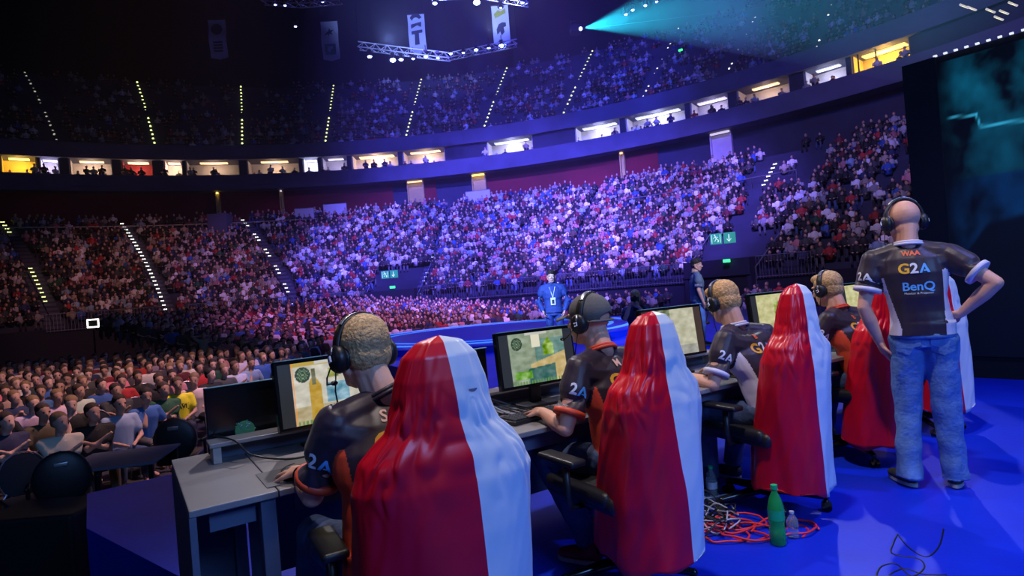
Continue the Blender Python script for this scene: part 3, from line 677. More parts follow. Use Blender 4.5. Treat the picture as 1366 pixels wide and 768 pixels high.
def hand_prims(mb, w_, f, n, side, curl=.5, spread=1.0, sc=1.0):
    """wrist, finger direction f, palm normal n (away from the back of the hand), side=+1 when the thumb is on +across"""
    f = Vector(f).normalized(); n = Vector(n); n = (n - f * n.dot(f)).normalized(); a = f.cross(n) * side
    w_ = Vector(w_)
    for k in range(4):
        o = (k - 1.5) * .019 * sc; mb.cap(w_ + a * o * .7 + f * .01, w_ + a * o + f * .082 * sc, .015 * sc, .0115 * sc, 8)
    mb.cap(w_ + f * .02, w_ + f * .06, .026 * sc, .024 * sc, 10)
    lens = [.032, .040, .043, .038][::1]
    for k in range(4):
        o = (k - 1.5) * .0205 * sc; p = w_ + a * o + f * .083 * sc; dirv = (f + a * (k - 1.5) * .10 * spread).normalized(); ang = 0
        L0 = [.034, .042, .046, .040][k] * sc
        for j, (ln, rr) in enumerate(((1, .0088), (.72, .0078), (.55, .0068))):
            ang += curl * (.35, .55, .45)[j] + (.04 * ((k * 7) % 3))
            dd = (dirv * math.cos(ang) + n * math.sin(ang)).normalized(); q = p + dd * L0 * ln; mb.cap(p, q, rr * sc, rr * .92 * sc, 8, h=2); p = q
    p = w_ + a * .022 * sc + f * .022 * sc; dd = (a * .75 + f * .65 + n * .25).normalized(); q = p + dd * .042 * sc; mb.cap(p, q, .013 * sc, .0105 * sc, 8)
    dd = (a * .25 + f * .9 + n * .35).normalized(); mb.cap(q, q + dd * .030 * sc, .0100 * sc, .0085 * sc, 8); mb.cap(q + dd * .03 * sc, q + dd * .052 * sc, .0085 * sc, .007 * sc, 8)
def ik(Sh, H, l1, l2, hint):
    Sh, H = Vector(Sh), Vector(H); d = H - Sh; L = min(d.length, (l1 + l2) * .999); d.normalize()
    x = (l1 * l1 - l2 * l2 + L * L) / (2 * L); h = math.sqrt(max(0, l1 * l1 - x * x)); hv = Vector(hint); hv = (hv - d * hv.dot(d)).normalized()
    return Sh + d * x + hv * h
def wrinkle(amp, sc=9):
    return lambda co: amp * (noise.noise(co * sc) + .5 * noise.noise(Vector((co.x * sc * 2.3, co.y * sc * 2.3, co.z * sc * .9))))
def tomesh(parent, name, me): return link(name, me, parent)

def text_mesh(s, bold=.012):
    cu = bpy.data.curves.new('t', 'FONT'); cu.body = s; cu.align_x = 'CENTER'; cu.align_y = 'CENTER'; cu.size = 1; cu.resolution_u = 3; cu.offset = bold
    o = link('t', cu); dg = bpy.context.evaluated_depsgraph_get(); me = bpy.data.meshes.new_from_object(o.evaluated_get(dg)); bpy.data.objects.remove(o); return me
def decal(parent, name, me, mt, bvh, o, u, v, size, off=.0035, sx=1):
    """projects flat artwork onto the cloth along -(u x v)"""
    o, u, v = Vector(o), Vector(u).normalized(), Vector(v).normalized(); n = u.cross(v)
    bm = bmesh.new(); bm.from_mesh(me); bmesh.ops.triangulate(bm, faces=bm.faces)
    bmesh.ops.subdivide_edges(bm, edges=[e for e in bm.edges if e.calc_length() > .12], cuts=2); bmesh.ops.triangulate(bm, faces=[f for f in bm.faces if len(f.verts) > 3])
    for q in bm.verts:
        p = o + u * q.co.x * size * sx + v * q.co.y * size; hit = bvh.ray_cast(p + n * .4, -n, 1.0)
        q.co = (hit[0] + n * off) if hit[0] is not None else p
    m2 = bpy.data.meshes.new(name); bm.to_mesh(m2); bm.free(); m2.materials.append(M[mt]); return link(name, m2, parent)
def logo_A():
    me = bpy.data.meshes.new('a'); me.from_pydata([(-.36, -.35, 0), (-.2, -.35, 0), (0, .12, 0), (.08, -.12, 0), (-.04, -.12, 0), (-.09, -.22, 0), (.12, -.22, 0), (.18, -.35, 0), (.36, -.35, 0), (.05, .38, 0), (-.05, .38, 0)], [],
                                               [(0, 1, 2, 9, 10), (2, 3, 8, 9), (3, 7, 8), (4, 5, 6, 3)]); return me
def g2a(parent, bvh, o, u, v, size, part='G2A', cols=('print_yellow', 'print_white', 'print_blue')):
    x = {'G': -.72, '2': 0, 'A': .72}
    for ch, c in zip('G2A', cols):
        if ch in part:
            me = logo_A() if ch == 'A' else text_mesh(ch, .03)
            decal(parent, 'sponsor_print', me, c, bvh, Vector(o) + Vector(u).normalized() * x[ch] * size, u, v, size * (1.15 if ch != 'A' else 1.05))

def sleeve_logo(parent, bvh, J, part, cols=('print_yellow', 'print_white', 'print_blue'), f=.40):
    v = (J['shL'] - J['elL']).normalized(); n = Vector((-.72, -.68, .08)); n = (n - v * n.dot(v)).normalized(); u = v.cross(n)
    g2a(parent, bvh, J['shL'].lerp(J['elL'], f), u, v, .062, part, cols)
def headset(T, lab, boom=True, side=-1):
    """T: world matrix of the head"""
    t = empty('headset'); t.matrix_world = T; tag(t, lab, 'headset', 'headsets worn on stage')
    mb = MB(); pts = []
    for k in range(25):
        a = PI * k / 24; pts.append((.098 * math.cos(a), -.012, .018 + .112 * math.sin(a)))
    vs = []; fs = []
    for (x, y, z) in pts:
        d = Vector((x, 0, z - .018)).normalized()
        for (dy, dr) in ((-.017, -.004), (.017, -.004), (.017, .006), (-.017, .006)): vs.append(Vector((x, y + dy, z)) + d * dr)
    for i in range(24):
        for j in range(4): fs.append((i * 4 + j, i * 4 + (j + 1) % 4, i * 4 + 4 + (j + 1) % 4, i * 4 + 4 + j))
    mb.add(vs, fs); mb.build('headband', 'black_plastic', t, True)
    mb = MB()
    for i in range(6, 19):
        pass
    vs = []; fs = []
    for q in range(13):
        a = PI * (6 + q) / 24; x, z = .1055 * math.cos(a), .018 + .1205 * math.sin(a); d = Vector((math.cos(a), 0, math.sin(a)))
        for (dy, dr) in ((-.011, 0), (.011, 0), (.011, .003), (-.011, .003)): vs.append(Vector((x, -.012 + dy, z)) + d * dr)
    for i in range(12):
        for j in range(4): fs.append((i * 4 + j, i * 4 + (j + 1) % 4, i * 4 + 4 + (j + 1) % 4, i * 4 + 4 + j))
    mb.add(vs, fs); mb.build('headband_pad', 'silver', t, True)
    for s in (-1, 1):
        R = Matrix.Translation((s * .083, -.008, -.008)) @ Matrix.Rotation(s * PI / 2, 4, 'Y')
        mb = MB(); mb.lathe([(.030, -.002), (.044, .002), (.046, .012), (.044, .022), (.036, .032), (.018, .036), (.004, .036)], 24, 0, R @ Matrix.Diagonal((1.05, .92, 1, 1)))
        cup = mb.build('ear_cup', 'black_plastic', t, True)
        mb = MB(); mb.lathe([(.026, -.010), (.040, -.012), (.045, -.004), (.040, .004), (.026, .004)], 24, 0, R); mb.build('ear_pad', 'black_leather', cup, True)
        mb = MB(); mb.tube([(s * .126, -.008 + .008, -.004), (s * .127, -.008 - .006, .004), (s * .1265, -.016, -.012), (s * .1265, -.004, -.016)], .0035, 5); mb.build('emblem', 'print_white', cup)
        mb = MB(); mb.tube([(s * .100, -.012, .02), (s * .112, -.01, .03), (s * .118, -.008, .01)], .006, 6); mb.build('yoke', 'silver', t, True)
    if boom:
        s = side; mb = MB(); mb.tube([(s * .115, .01, -.03), (s * .118, .04, -.065), (s * .10, .08, -.088), (s * .06, .112, -.088)], .0032, 6); mb.ell((s * .055, .115, -.088), (.014, .010, .009), 10, 6); mb.build('microphone', 'black_plastic', t, True)
        mb = MB(); mb.tube([(s * .11, -.01, -.045), (s * .115, .0, -.11), (s * .10, .02, -.17), (s * .09, .06, -.24)], .0028, 5); mb.build('cord', 'cable_black', t, True)
    return t

def hair(parent, T, m, k=1.0):
    mb = MB(); mb.ell((0, -.02, .047), (.086 * k, .100 * k, .086 * k), 20, 14, T=T); mb.ell((0, -.045, -.005), (.078, .066, .070), 16, 12, T=T)
    mb.ell((0, .05, .085), (.06, .045, .035), 14, 10, T=T)
    R = T.to_3x3(); Ti = T.inverted()
    def dsp(co):
        l = Ti @ co; return .0022 * noise.noise(Vector((l.x * 75, l.y * 75, l.z * 12))) + .0035 * noise.noise(Vector((l.x * 18, l.y * 16, l.z * 12)))
    me = remesh(mb, .0045, 1, disp=dsp); me.materials.append(M[m]); return tomesh(parent, 'hair', me)
def cap_backwards(parent, T):
    mb = MB(); mb.ell((0, -.012, .045), (.089, .107, .088), 20, 14, T=T); me = remesh(mb, .006, 1)
    Ti = T.inverted()
    def keep(co):
        l = Ti @ co
        if l.z < .002 - .06 * (l.y + .02): return False
        if l.y < -.06 and math.hypot(l.x / .045, (l.z - .005) / .034) < 1: return False   # strap opening
        return True
    cut(me, keep); me.materials.append(M['cap_grey']); c = tomesh(parent, 'cap', me); m_ = c.modifiers.new('s', 'SOLIDIFY'); m_.thickness = .004
    mb = MB(); pts = [T @ Vector((.09 * math.sin(a), -.012 - .109 * math.cos(a), .0 + .006 * math.cos(a))) for a in [(-1.2 + 2.4 * k / 14) for k in range(15)]]; mb.tube(pts, .007, 6); mb.build('cap_strap', 'cap_grey', c, True)
    mb = MB(); vs = []; fs = []          # peak at the front
    for i in range(13):
        a = -1.0 + 2.0 * i / 12
        for r in (0, .4, .8, 1.0): vs.append(T @ Vector((.085 * math.sin(a) * (1 - .15 * r), .072 + .02 * math.cos(a) + r * .075 * math.cos(a) ** .5, .015 - .02 * r + .012 * math.cos(a * 1.6))))
    for i in range(12):
        for j in range(3): fs.append((i * 4 + j, i * 4 + j + 1, i * 4 + 5 + j, i * 4 + 4 + j))
    mb.add(vs, fs); p = mb.build('cap_peak', 'cap_grey', c, True); q = p.modifiers.new('s', 'SOLIDIFY'); q.thickness = .004
    mb = MB(); mb.ell((.02, -.085, .085), (.014, .004, .010), 10, 6, T=T); mb.build('cap_badge', 'print_white', c)

def shoe(parent, ankle, yaw, m='shoe_dark', pitch=0):
    T = Matrix.Translation(ankle) @ Matrix.Rotation(yaw, 4, 'Z') @ Matrix.Rotation(pitch, 4, 'X')
    mb = MB(); mb.ell((0, .0, -.035), (.046, .065, .05), T=T); mb.ell((0, .075, -.05), (.047, .09, .036), T=T); mb.ell((0, .13, -.055), (.045, .06, .028), T=T); mb.cap(T @ Vector((0, 0, 0)), T @ Vector((0, 0, -.03)), .048, .05)
    me = remesh(mb, .008, 2); me.materials.append(M[m]); s = tomesh(parent, 'shoe', me)
    mb = MB(); n = 22; ring_ = []
    for k in range(n):
        a = 2 * PI * k / n; x = .048 * math.cos(a); y = .065 + .125 * math.sin(a); x *= .85 + .2 * math.sin(a) ** 2 if math.sin(a) > 0 else .9; ring_.append((x, y))
    mb.add([T @ Vector((x, y, -.092)) for x, y in ring_] + [T @ Vector((x, y, -.072)) for x, y in ring_], [tuple(range(n))[::-1], tuple(range(n, 2 * n))] + [(i, (i + 1) % n, (i + 1) % n + n, i + n) for i in range(n)])
    mb.build('sole', 'shoe_sole', s)

def jersey_decor(parent, me, sh, el, cuffs, side_m, trim, bvh, arms=True):
    pass

def figure(name, label, loc, yaw, J, look):
    """J: joints in the figure's own frame (x right, y forward, z up)."""
    t = empty(name, loc, yaw); tag(t, label, 'person', look.get('group'))
    hp, ch, nk, hc = Vector(J['hip']), Vector(J['chest']), Vector(J['neck']), Vector(J['head'])
    T = head_T(hc, J.get('hyaw', 0), J.get('hpitch', 0), J.get('hroll', 0))
    sc = J.get('girth', 1.0)
    def torso(mb, g=0.0, z_cut=None):
        wv = (hp + ch) / 2 + Vector((0, -.012, 0)); belly = hp.lerp(ch, .35)
        up = (ch - hp).normalized(); sh_w = abs(J['shR'][0] - J['shL'][0]) / 2
        rings = [(hp + Vector((0, 0, -.07)), .13 * sc, .10), (hp, .165 * sc, .118 * sc), (belly, .150 * sc, .115 * sc), (wv + up * .04, .15 * sc, .115 * sc), (ch.lerp(hp, .25), .170 * sc, .120 * sc), (ch, .178, .118), (ch.lerp(nk, .5), sh_w * .80, .095), (ch.lerp(nk, .85), sh_w * .45, .065)]
        mb.loft([(c, rx + g, ry + g) for c, rx, ry in rings], 26, p=2.3)
        for s in ('shL', 'shR'):
            mb.cap(nk + Vector((0, 0, -.035 + g * .3)), Vector(J[s]) + Vector((0, 0, .0)), .05 + g, .052 + g, 12); mb.cap(ch, Vector(J[s]) + Vector((0, 0, -.03)), .095 + g, .060 + g, 12)
    mb = MB(); torso(mb); head_prims(mb, T)
    mb.cap(nk + Vector((0, -.01, -.04)), T @ Vector((0, -.022, -.05)), .066, .056, 14); mb.cap(T @ Vector((0, -.05, -.03)), nk + Vector((0, -.035, 0)), .045, .05, 12)
    for L in 'LR':
        s_, e_, w_ = Vector(J['sh' + L]), Vector(J['el' + L]), Vector(J['wr' + L])
        mb.cap(s_, s_.lerp(e_, .5), .053, .048); mb.cap(s_.lerp(e_, .5), e_, .048, .038); mb.cap(e_, e_.lerp(w_, .35), .039, .043); mb.cap(e_.lerp(w_, .35), w_, .043, .0255)
        hd = J['hand' + L]; hand_prims(mb, w_, hd[0], hd[1], hd[2], hd[3] if len(hd) > 3 else .6)
        h_, k_, a_ = Vector(J['hp' + L]), Vector(J['kn' + L]), Vector(J['an' + L])
        mb.cap(h_, k_, .078, .052); mb.cap(k_, k_.lerp(a_, .35), .052, .054); mb.cap(k_.lerp(a_, .35), a_, .054, .036)
    me = remesh(mb, .0055, 2, .5)
    me.materials.append(M[look.get('skin', 'skin')]); body = tomesh(t, 'body', me); eyes(t, T)
    mb = MB(); mb.ell((0, .0905, -.068), (.020, .005, .007), 10, 6, T=T); mb.build('lips', 'lips', t, True)
    # jersey
    g = look.get('loose', .016); mb = MB(); torso(mb, g)
    hem = Vector(J.get('hem', hp + Vector((0, 0, -.06)))); cuffp = {}
    mb.loft([(hem + Vector((0, 0, -.02)), .172 * sc + g, .128 * sc + g), (hp + Vector((0, 0, .06)), .165 * sc + g, .122 * sc + g)], 26, p=2.3)
    for L in 'LR':
        s_, e_ = Vector(J['sh' + L]), Vector(J['el' + L]); f_ = look.get('sleeve', .74); c_ = s_.lerp(e_, f_); cuffp[L] = (c_, (e_ - s_).normalized())
        mb.cap(s_, s_.lerp(e_, .35), .056 + g, .060 + g); mb.cap(s_.lerp(e_, .2), c_, .058 + g, .060 + g, flat=True)
    sm = look['side']; tr = look['trim']
    me = remesh(mb, .0075, 2, .4, disp=wrinkle(look.get('wr', .006), 8))
    cut(me, lambda co: co.z > hem.z)
    jd = (ch - hp).normalized()
    def pf(c, nrm):
        q = c - hp; z = q.dot(jd); fx = c.x - (hp + jd * z).x
        for L in 'LR':
            s_, e_ = Vector(J['sh' + L]), Vector(J['el' + L]); d = (e_ - s_); tt = max(0, min(1, (c - s_).dot(d) / d.length_squared))
            if (c - s_ - d * tt).length < .088 and tt > .12: return 0
        top = (ch - hp).length * 1.0
        lim = .115 + .05 * z / max(top, .1)
        if z < top * .98 and abs(fx) > lim * sc and abs(nrm.x) > .45: return 1
        return 0
    paint(me, [look.get('main', 'jersey'), sm], pf); jr = tomesh(t, look.get('top', 'jersey'), me)
    bvh = BVHTree.FromPolygons([v.co for v in me.vertices], [list(p.vertices) for p in me.polygons])
    for L in 'LR':
        c_, d = cuffp[L]; mb = MB(); mb.tube([c_ - d * .012, c_ - d * .010, c_ + d * .014, c_ + d * .016], [.054 + g, .0615 + g, .062 + g, .055 + g], 22); o = mb.build('cuff', tr, jr, True)
    if look.get('collar', True):
        mb = MB(); n = 24; up = (T @ Vector((0, -.022, -.05)) - nk).normalized(); a_, b_ = frame(up); cc = nk + up * .012 + Vector((0, -.008, 0))
        mb.tube([cc - up * .0 + (a_ * .073 * math.cos(2 * PI * k / n) + b_ * .076 * math.sin(2 * PI * k / n)) for k in range(n)], .0085, 8, closed=True)
        mb.tube([cc - up * .014 + (a_ * .080 * math.cos(2 * PI * k / n) + b_ * .082 * math.sin(2 * PI * k / n)) for k in range(n)], .009, 8, closed=True)
        mb.build('collar', look.get('collar_m', tr), jr, True)
    # trousers
    mb = MB(); wst = J.get('waist', .10)
    mb.loft([(hp + Vector((0, 0, -.09)), .15 * sc, .12), (hp, .168 * sc, .126 * sc), (hp + Vector((0, 0, wst)), .158 * sc, .122 * sc)], 26, p=2.3)
    for L in 'LR':
        h_, k_, a_ = Vector(J['hp' + L]), Vector(J['kn' + L]), Vector(J['an' + L]); jr_ = look.get('jr', 1.0); e0 = (k_ - h_).normalized(); e1 = (a_ - k_).normalized(); mb.tube([h_ - e0 * .08, h_ - e0 * .05, h_, k_ - e0 * .07, k_ - e0 * .03 + e1 * .01, k_ + e1 * .05, k_.lerp(a_, .4), k_.lerp(a_, .75), a_ + e1 * look.get('drop', -.02)], [.05, .08, .096 * jr_, .078 * jr_, .078 * jr_, .072 * jr_, .068 * jr_, .064 * jr_, .064 * jr_ * look.get('cf', 1)], 18); mb.ell(k_, (.074 * jr_,) * 3)
    me = remesh(mb, .0085, 2, .4, disp=wrinkle(.009 * look.get('jw', 1), 10)); me.materials.append(M[look['legs']]); tj = tomesh(t, look.get('legname', 'jeans'), me)
    for L in 'LR':
        a_ = Vector(J['an' + L]); fy = J.get('foot' + L, 0); shoe(t, a_, fy, look.get('shoe', 'shoe_dark'))
    return t, T, bvh, jr, tj

def seated_joints(lean=.14, twist=0, head_off=(0, 0, 0), hl=(-.27, .50, .80), hr=(.24, .50, .80), hyaw=0, hpitch=-.2, side=0):
    hp = Vector((0, 0, .57)); ch = Vector((side * .5, lean * .75, .93)); nk = Vector((side, lean + .03, 1.085)); hc = nk + Vector((0, .065, .155)) + Vector(head_off)
    J = dict(hip=hp, chest=ch, neck=nk, head=hc, hyaw=hyaw, hpitch=hpitch, shL=ch + Vector((-.185, .01, .09)), shR=ch + Vector((.185, .01, .09)))
    J['wrL'] = Vector(hl); J['wrR'] = Vector(hr)
    J['elL'] = ik(J['shL'], J['wrL'], .29, .255, (-.55, -.25, -1)); J['elR'] = ik(J['shR'], J['wrR'], .29, .255, (.55, -.25, -1))
    J['handL'] = ((J['wrL'] - J['elL']) * Vector((1, 1, .1)) if False else Vector((.12, 1, -.10)), (0, 0, -1), 1, .55)
    J['handR'] = (Vector((-.12, 1, -.10)), (0, 0, -1), -1, .55)
    J['hpL'] = Vector((-.09, .02, .56)); J['hpR'] = Vector((.09, .02, .56)); J['knL'] = Vector((-.17, .44, .55)); J['knR'] = Vector((.16, .44, .55))
    J['anL'] = Vector((-.20, .40, .115)); J['anR'] = Vector((.17, .52, .115)); J['waist'] = .06; J['hem'] = hp + Vector((0, 0, -.04))
    return J
# ------------------------------------------------------------ the row of desks
TH = math.radians(33); DV = Vector((math.cos(TH), math.sin(TH), 0)); NV = Vector((-math.sin(TH), math.cos(TH), 0)); B0 = Vector((-1.18, 2.08, 0))
def row(d, n, z=0): return B0 + DV * d + NV * n + Vector((0, 0, z))
DT = .75; DEP = .92
def desk(d0, d1, lab, end=False):
    t = empty('desk', row(d0, 0), TH); tag(t, lab, 'desk', 'grey stage desks'); w_ = d1 - d0
    mb = MB(); mb.rbox((w_ / 2, DEP / 2, DT - .0125), (w_ - .004, DEP, .025), .004); mb.build('desktop', 'desk_top', t)
    if end:
        mb = MB(); mb.rbox((.012, DEP / 2, (DT - .025) / 2), (.024, DEP, DT - .027), .003); mb.build('side_panel', 'desk_panel', t)
    mb = MB(); mb.rbox((w_ - .035, .06, (DT - .026) / 2), (.055, .07, DT - .026), .004); mb.build('leg', 'desk_panel', t)
    mb = MB(); mb.rbox((w_ - .035, DEP - .06, (DT - .026) / 2), (.055, .07, DT - .026), .004); mb.build('leg', 'desk_panel', t)
    mb = MB(); mb.rbox((w_ / 2, .10, DT - .075), (w_ - .14, .02, .09), .003); mb.build('apron', 'desk_panel', t)
    mb = MB(); mb.rbox((w_ / 2, DEP - .03, .40), (w_ - .02, .018, .62), .003); mb.build('back_panel', 'desk_panel', t)
    return t
desk(0, .30, 'narrow grey end desk at the left end of the row, empty top', True)
edges = [.30, 1.28, 2.48, 3.75, 5.05, 6.3]; who = ['player with the bare fair head nearest the camera', 'player in the backward grey cap', 'third seated player from the left', 'farthest seated player', 'empty draped chair beside the standing man']
for i in range(5): desk(edges[i], edges[i + 1], 'grey desk in front of the ' + who[i])
# risers under the monitors
for i, (d0, d1) in enumerate([(.14, 1.25), (1.38, 2.4), (2.6, 3.65), (3.9, 4.95), (5.15, 6.2)]):
    t = empty('monitor_riser', row(d0, .62, DT), TH); tag(t, 'monitor riser on the desk of the ' + who[i], 'riser', 'monitor risers'); w_ = d1 - d0
    mb = MB(); mb.rbox((w_ / 2, .07, .085), (w_, .14, .018), .003); mb.build('shelf', 'desk_top', t)
    for x in (.03, w_ - .03): mb = MB(); mb.rbox((x, .07, .038), (.035, .12, .074), .003); mb.build('support', 'desk_edge', t)
    mb = MB(); mb.rbox((w_ / 2, .13, .038), (w_ - .1, .015, .074), .003); mb.build('back_rail', 'desk_panel', t)

# ------------------------------------------------------------ monitors
def screen_pic(kind, w_, h_, bars=True):
    nx, nz = 128, 72; me = bpy.data.meshes.new('screen'); vs = []; cols = []
    r = random.Random(kind)
    for j in range(nz + 1):
        for i in range(nx + 1):
            x = i / nx; y = j / nz; vs.append((-w_ / 2 + w_ * x, 0, -h_ / 2 + h_ * y))
            nn = noise.fractal(Vector((x * 9, y * 9, kind * 3.1)), 1, 2, 3) * .12
            g = (x - .125) / .75
            if g < 0 or g > 1: c = (.05, .055, .06) if kind != 3 else (.10, .07, .05)
            elif kind == 1:
                c = np.array((.62, .60, .52)) + nn
                if y < .28: c = np.array((.52, .45, .30)) + nn
                if .20 < g < .36 and y < .80 - 2.2 * abs(g - .27): c = np.array((.55, .38, .07)) + nn
                if .24 < g < .30 and .62 < y < .88: c = np.array((.22, .22, .12)) + nn
                if .42 < g < .72 and .30 < y < .62: c = np.array((.25, .42, .50)) + nn * 2
                if .46 < g < .6 and .7 < y < .86: c = np.array((.40, .42, .14)) + nn * 2
                if y > .94: c = np.array((.55, .42, .10))
            elif kind == 2:
                c = np.array((.34, .40, .30)) + nn
                if g > .45 and y < .85: c = np.array((.20, .33, .30)) + nn
                if g > .35 and y < .42 + .3 * (g - .5): c = np.array((.60, .48, .25)) + nn
                if .3 < g < .8 and y < .26 + .1 * g: c = np.array((.10, .22, .20)) + nn
                if .40 < g < .56 and y > .70: c = np.array((.75, .72, .60))
                if .60 < g < .80 and .52 < y < .88 - abs(g - .7) * 1.5: c = np.array((.28, .42, .06)) + nn * 3
                if .05 < g < .36 and .10 < y < .26: c = np.array((.25, .45, .10)) + nn * 2
            elif kind == 3:
                c = np.array((.55, .54, .42)) + nn
                if g < .45 and y > .45: c = np.array((.30, .34, .22)) + nn * 3
                if y < .2: c = np.array((.42, .42, .38)) + nn
            else:
                c = np.array((.62, .60, .36)) + nn
                if g > .5 and .3 < y < .8: c = np.array((.42, .50, .18)) + nn * 3
                if y < .25: c = np.array((.55, .5, .36)) + nn
            if kind in (1, 2) and 0 < g < 1:
                dx = (g - .135) * .75 * w_ / h_; dy = y - .80; q = math.hypot(dx, dy)
                if q < .125: c = np.array((.06, .10, .06)) if (q > .1 or (int(dx * 60) + int(dy * 60)) % 3) else np.array((.30, .40, .25))
                if y < .06 and int(g * 40) % 2: c = np.array((.20, .35, .12))
                if y > .95 and .3 < g < .7: c = np.array((.6, .6, .55))
            if 0 < g < .012 and kind == 1: c = np.array((.9, .35, .02))
            c = np.clip(np.array(c, float), 0, 1); cols.append((*(c ** 1.35 * 1.05), 1))
    fs = [(j * (nx + 1) + i, j * (nx + 1) + i + 1, (j + 1) * (nx + 1) + i + 1, (j + 1) * (nx + 1) + i) for j in range(nz) for i in range(nx)]
    me.from_pydata(vs, [], fs); a = me.attributes.new('Col', 'FLOAT_COLOR', 'POINT'); a.data.foreach_set('color', [q for c in cols for q in c]); me.materials.append(M['screen_attr']); return me
def monitor(d, n, zc, yaw, lab, kind, w_=.545, h_=.32, tilt=.1, z0=None, on=True):
    p = row(d, n); t = empty('monitor', (p.x, p.y, DT if z0 is None else z0), TH + yaw); tag(t, lab, 'monitor'); base = DT if z0 is None else z0; zc -= base
    T = Matrix.Translation((0, 0, zc)) @ Matrix.Rotation(-tilt, 4, 'X')
    mb = MB(); mb.rbox((0, .022, 0), (w_ + .03, .04, h_ + .035), .006, T=T); mb.rbox((0, .055, -.02), (w_ * .6, .05, h_ * .6), .02, T=T); mb.build('housing', 'black_gloss', t)
    if on: me = screen_pic(kind, w_, h_)
    else:
        me = bpy.data.meshes.new('screen'); me.from_pydata([(-w_ / 2, 0, -h_ / 2), (w_ / 2, 0, -h_ / 2), (w_ / 2, 0, h_ / 2), (-w_ / 2, 0, h_ / 2)], [], [(0, 1, 2, 3)]); me.materials.append(M['black_gloss'])
    s = link('screen', me, t); s.matrix_local = T @ Matrix.Translation((0, -.0005, 0))
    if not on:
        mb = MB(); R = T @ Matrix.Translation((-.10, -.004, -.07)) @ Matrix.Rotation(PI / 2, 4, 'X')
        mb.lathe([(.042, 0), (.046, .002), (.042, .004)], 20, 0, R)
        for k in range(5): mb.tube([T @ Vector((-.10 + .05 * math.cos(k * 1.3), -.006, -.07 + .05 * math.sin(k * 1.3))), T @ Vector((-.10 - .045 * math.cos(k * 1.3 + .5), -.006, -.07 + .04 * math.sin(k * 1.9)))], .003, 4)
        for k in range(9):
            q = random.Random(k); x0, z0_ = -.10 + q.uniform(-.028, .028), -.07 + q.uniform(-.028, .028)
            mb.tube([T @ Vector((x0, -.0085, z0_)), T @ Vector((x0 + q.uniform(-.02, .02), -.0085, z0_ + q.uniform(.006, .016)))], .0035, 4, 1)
        mb.build('screen_disc', ['green_disc', 'edge_teal'], t)  # faintly emissive green disc with strokes and teal dashes
    mb = MB(); mb.rbox((0, .07, (zc) / 2), (.07, .03, zc), .008); mb.build('stand_neck', 'black_plastic', t)
    mb = MB(); mb.rbox((0, .05, .008), (.26, .18, .016), .007); mb.build('stand_base', 'black_plastic', t)
    mb = MB(); mb.rbox((0, .0, h_ / 2 + .019), (w_ + .03, .028, .004), .001, T=T); mb.build('teal_lit_edge', 'edge_teal', t)  # teal light along the bezel, put into this strip's colour
    return t
mat('edge_teal', (.22, .42, .44), .3); mat('green_disc', (.02, .08, .055), .4, emit=(.006, .035, .022), es=1)
RZ = DT + .094
monitor(.68, .54, 1.02, math.radians(6), 'lit monitor showing sand walls and an orange column, facing the nearest player', 1, .50, .29)
monitor(1.85, .46, 1.03, math.radians(-2), 'lit monitor showing green plants, facing the player in the grey cap', 2, .50, .29)
monitor(3.06, .52, 1.045, math.radians(-4), 'lit monitor with a brown side bar, facing the third player', 3)
monitor(4.45, .66, 1.06, math.radians(-4), 'lit monitor with a pale picture between the third and fourth players', 4)
monitor(5.75, .62, 1.06, math.radians(-4), 'lit monitor with a yellow green picture beyond the farthest seated player', 5)
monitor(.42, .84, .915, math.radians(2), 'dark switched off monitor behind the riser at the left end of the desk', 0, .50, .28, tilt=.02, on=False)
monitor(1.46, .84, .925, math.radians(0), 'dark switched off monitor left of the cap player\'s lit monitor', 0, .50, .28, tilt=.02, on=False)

# ------------------------------------------------------------ keyboards, mice, pads, cables, bungees
def keyboard(d, n, yaw, lab):
    p = row(d, n, DT + .001); t = empty('keyboard', p, TH + yaw); tag(t, lab, 'keyboard')
    mb = MB(); mb.rbox((0, 0, .011), (.36, .135, .020), .005); mb.build('case', 'black_plastic', t)
    mb = MB()
    for r_ in range(6):
        for c_ in range(17):
            if r_ == 5 and 4 < c_ < 9: continue
            mb.rbox((-.165 + c_ * .0205, .053 - r_ * .0208, .026), (.0175, .0175, .010), .002, seg=1)
    mb.rbox((-.165 + 6.5 * .0205, .053 - 5 * .0208, .026), (.10, .0175, .010), .002); k = mb.build('keycaps', 'key_cap', t); k['kind'] = 'stuff'
    mb = MB(); mb.tube([(0.05, .07, .01), (.06, .14, .005), (.10, .22, .004), (.05, .30, .004)], .003, 5); mb.build('cable', 'cable_black', t)
def mouse(d, n, yaw, lab):
    p = row(d, n, DT + .004); t = empty('mouse', p, TH + yaw); tag(t, lab, 'mouse')
    mb = MB(); mb.ell((0, 0, .012), (.030, .058, .026), 18, 12); 
    for i, v in enumerate(mb.v): mb.v[i] = (v[0], v[1], max(v[2], 0.0))
    mb.build('body', 'black_plastic', t, True); mb = MB(); mb.ell((0, .034, .034), (.004, .010, .006), 8, 6); mb.build('scroll_wheel', 'grey_plastic', t, True)
    mb = MB(); mb.tube([(0, .055, .01), (.01, .11, .006), (-.03, .18, .004), (.02, .26, .004)], .0022, 5); mb.build('cable', 'cable_black', t)
def pad(d, n, w_, h_, lab, m='mat_black'):
    p = row(d, n, DT + .0005); t = MB().rbox((0, 0, .0018), (w_, h_, .003), .001).build('mouse_pad', m); t.location = p; t.rotation_euler = (0, 0, TH); tag(t, lab, 'mouse pad')
pad(.42, .17, .30, .26, 'thin mouse pad under the hand of the nearest player', 'pad_grey') if 'pad_grey' in M else None
mat('pad_grey', (.14, .14, .155), .7)
pad(.40, .18, .26, .24, 'thin grey mouse pad under the hand of the nearest player', 'pad_grey')
pad(2.05, .20, .36, .28, 'black mouse pad right of the cap player\'s keyboard')
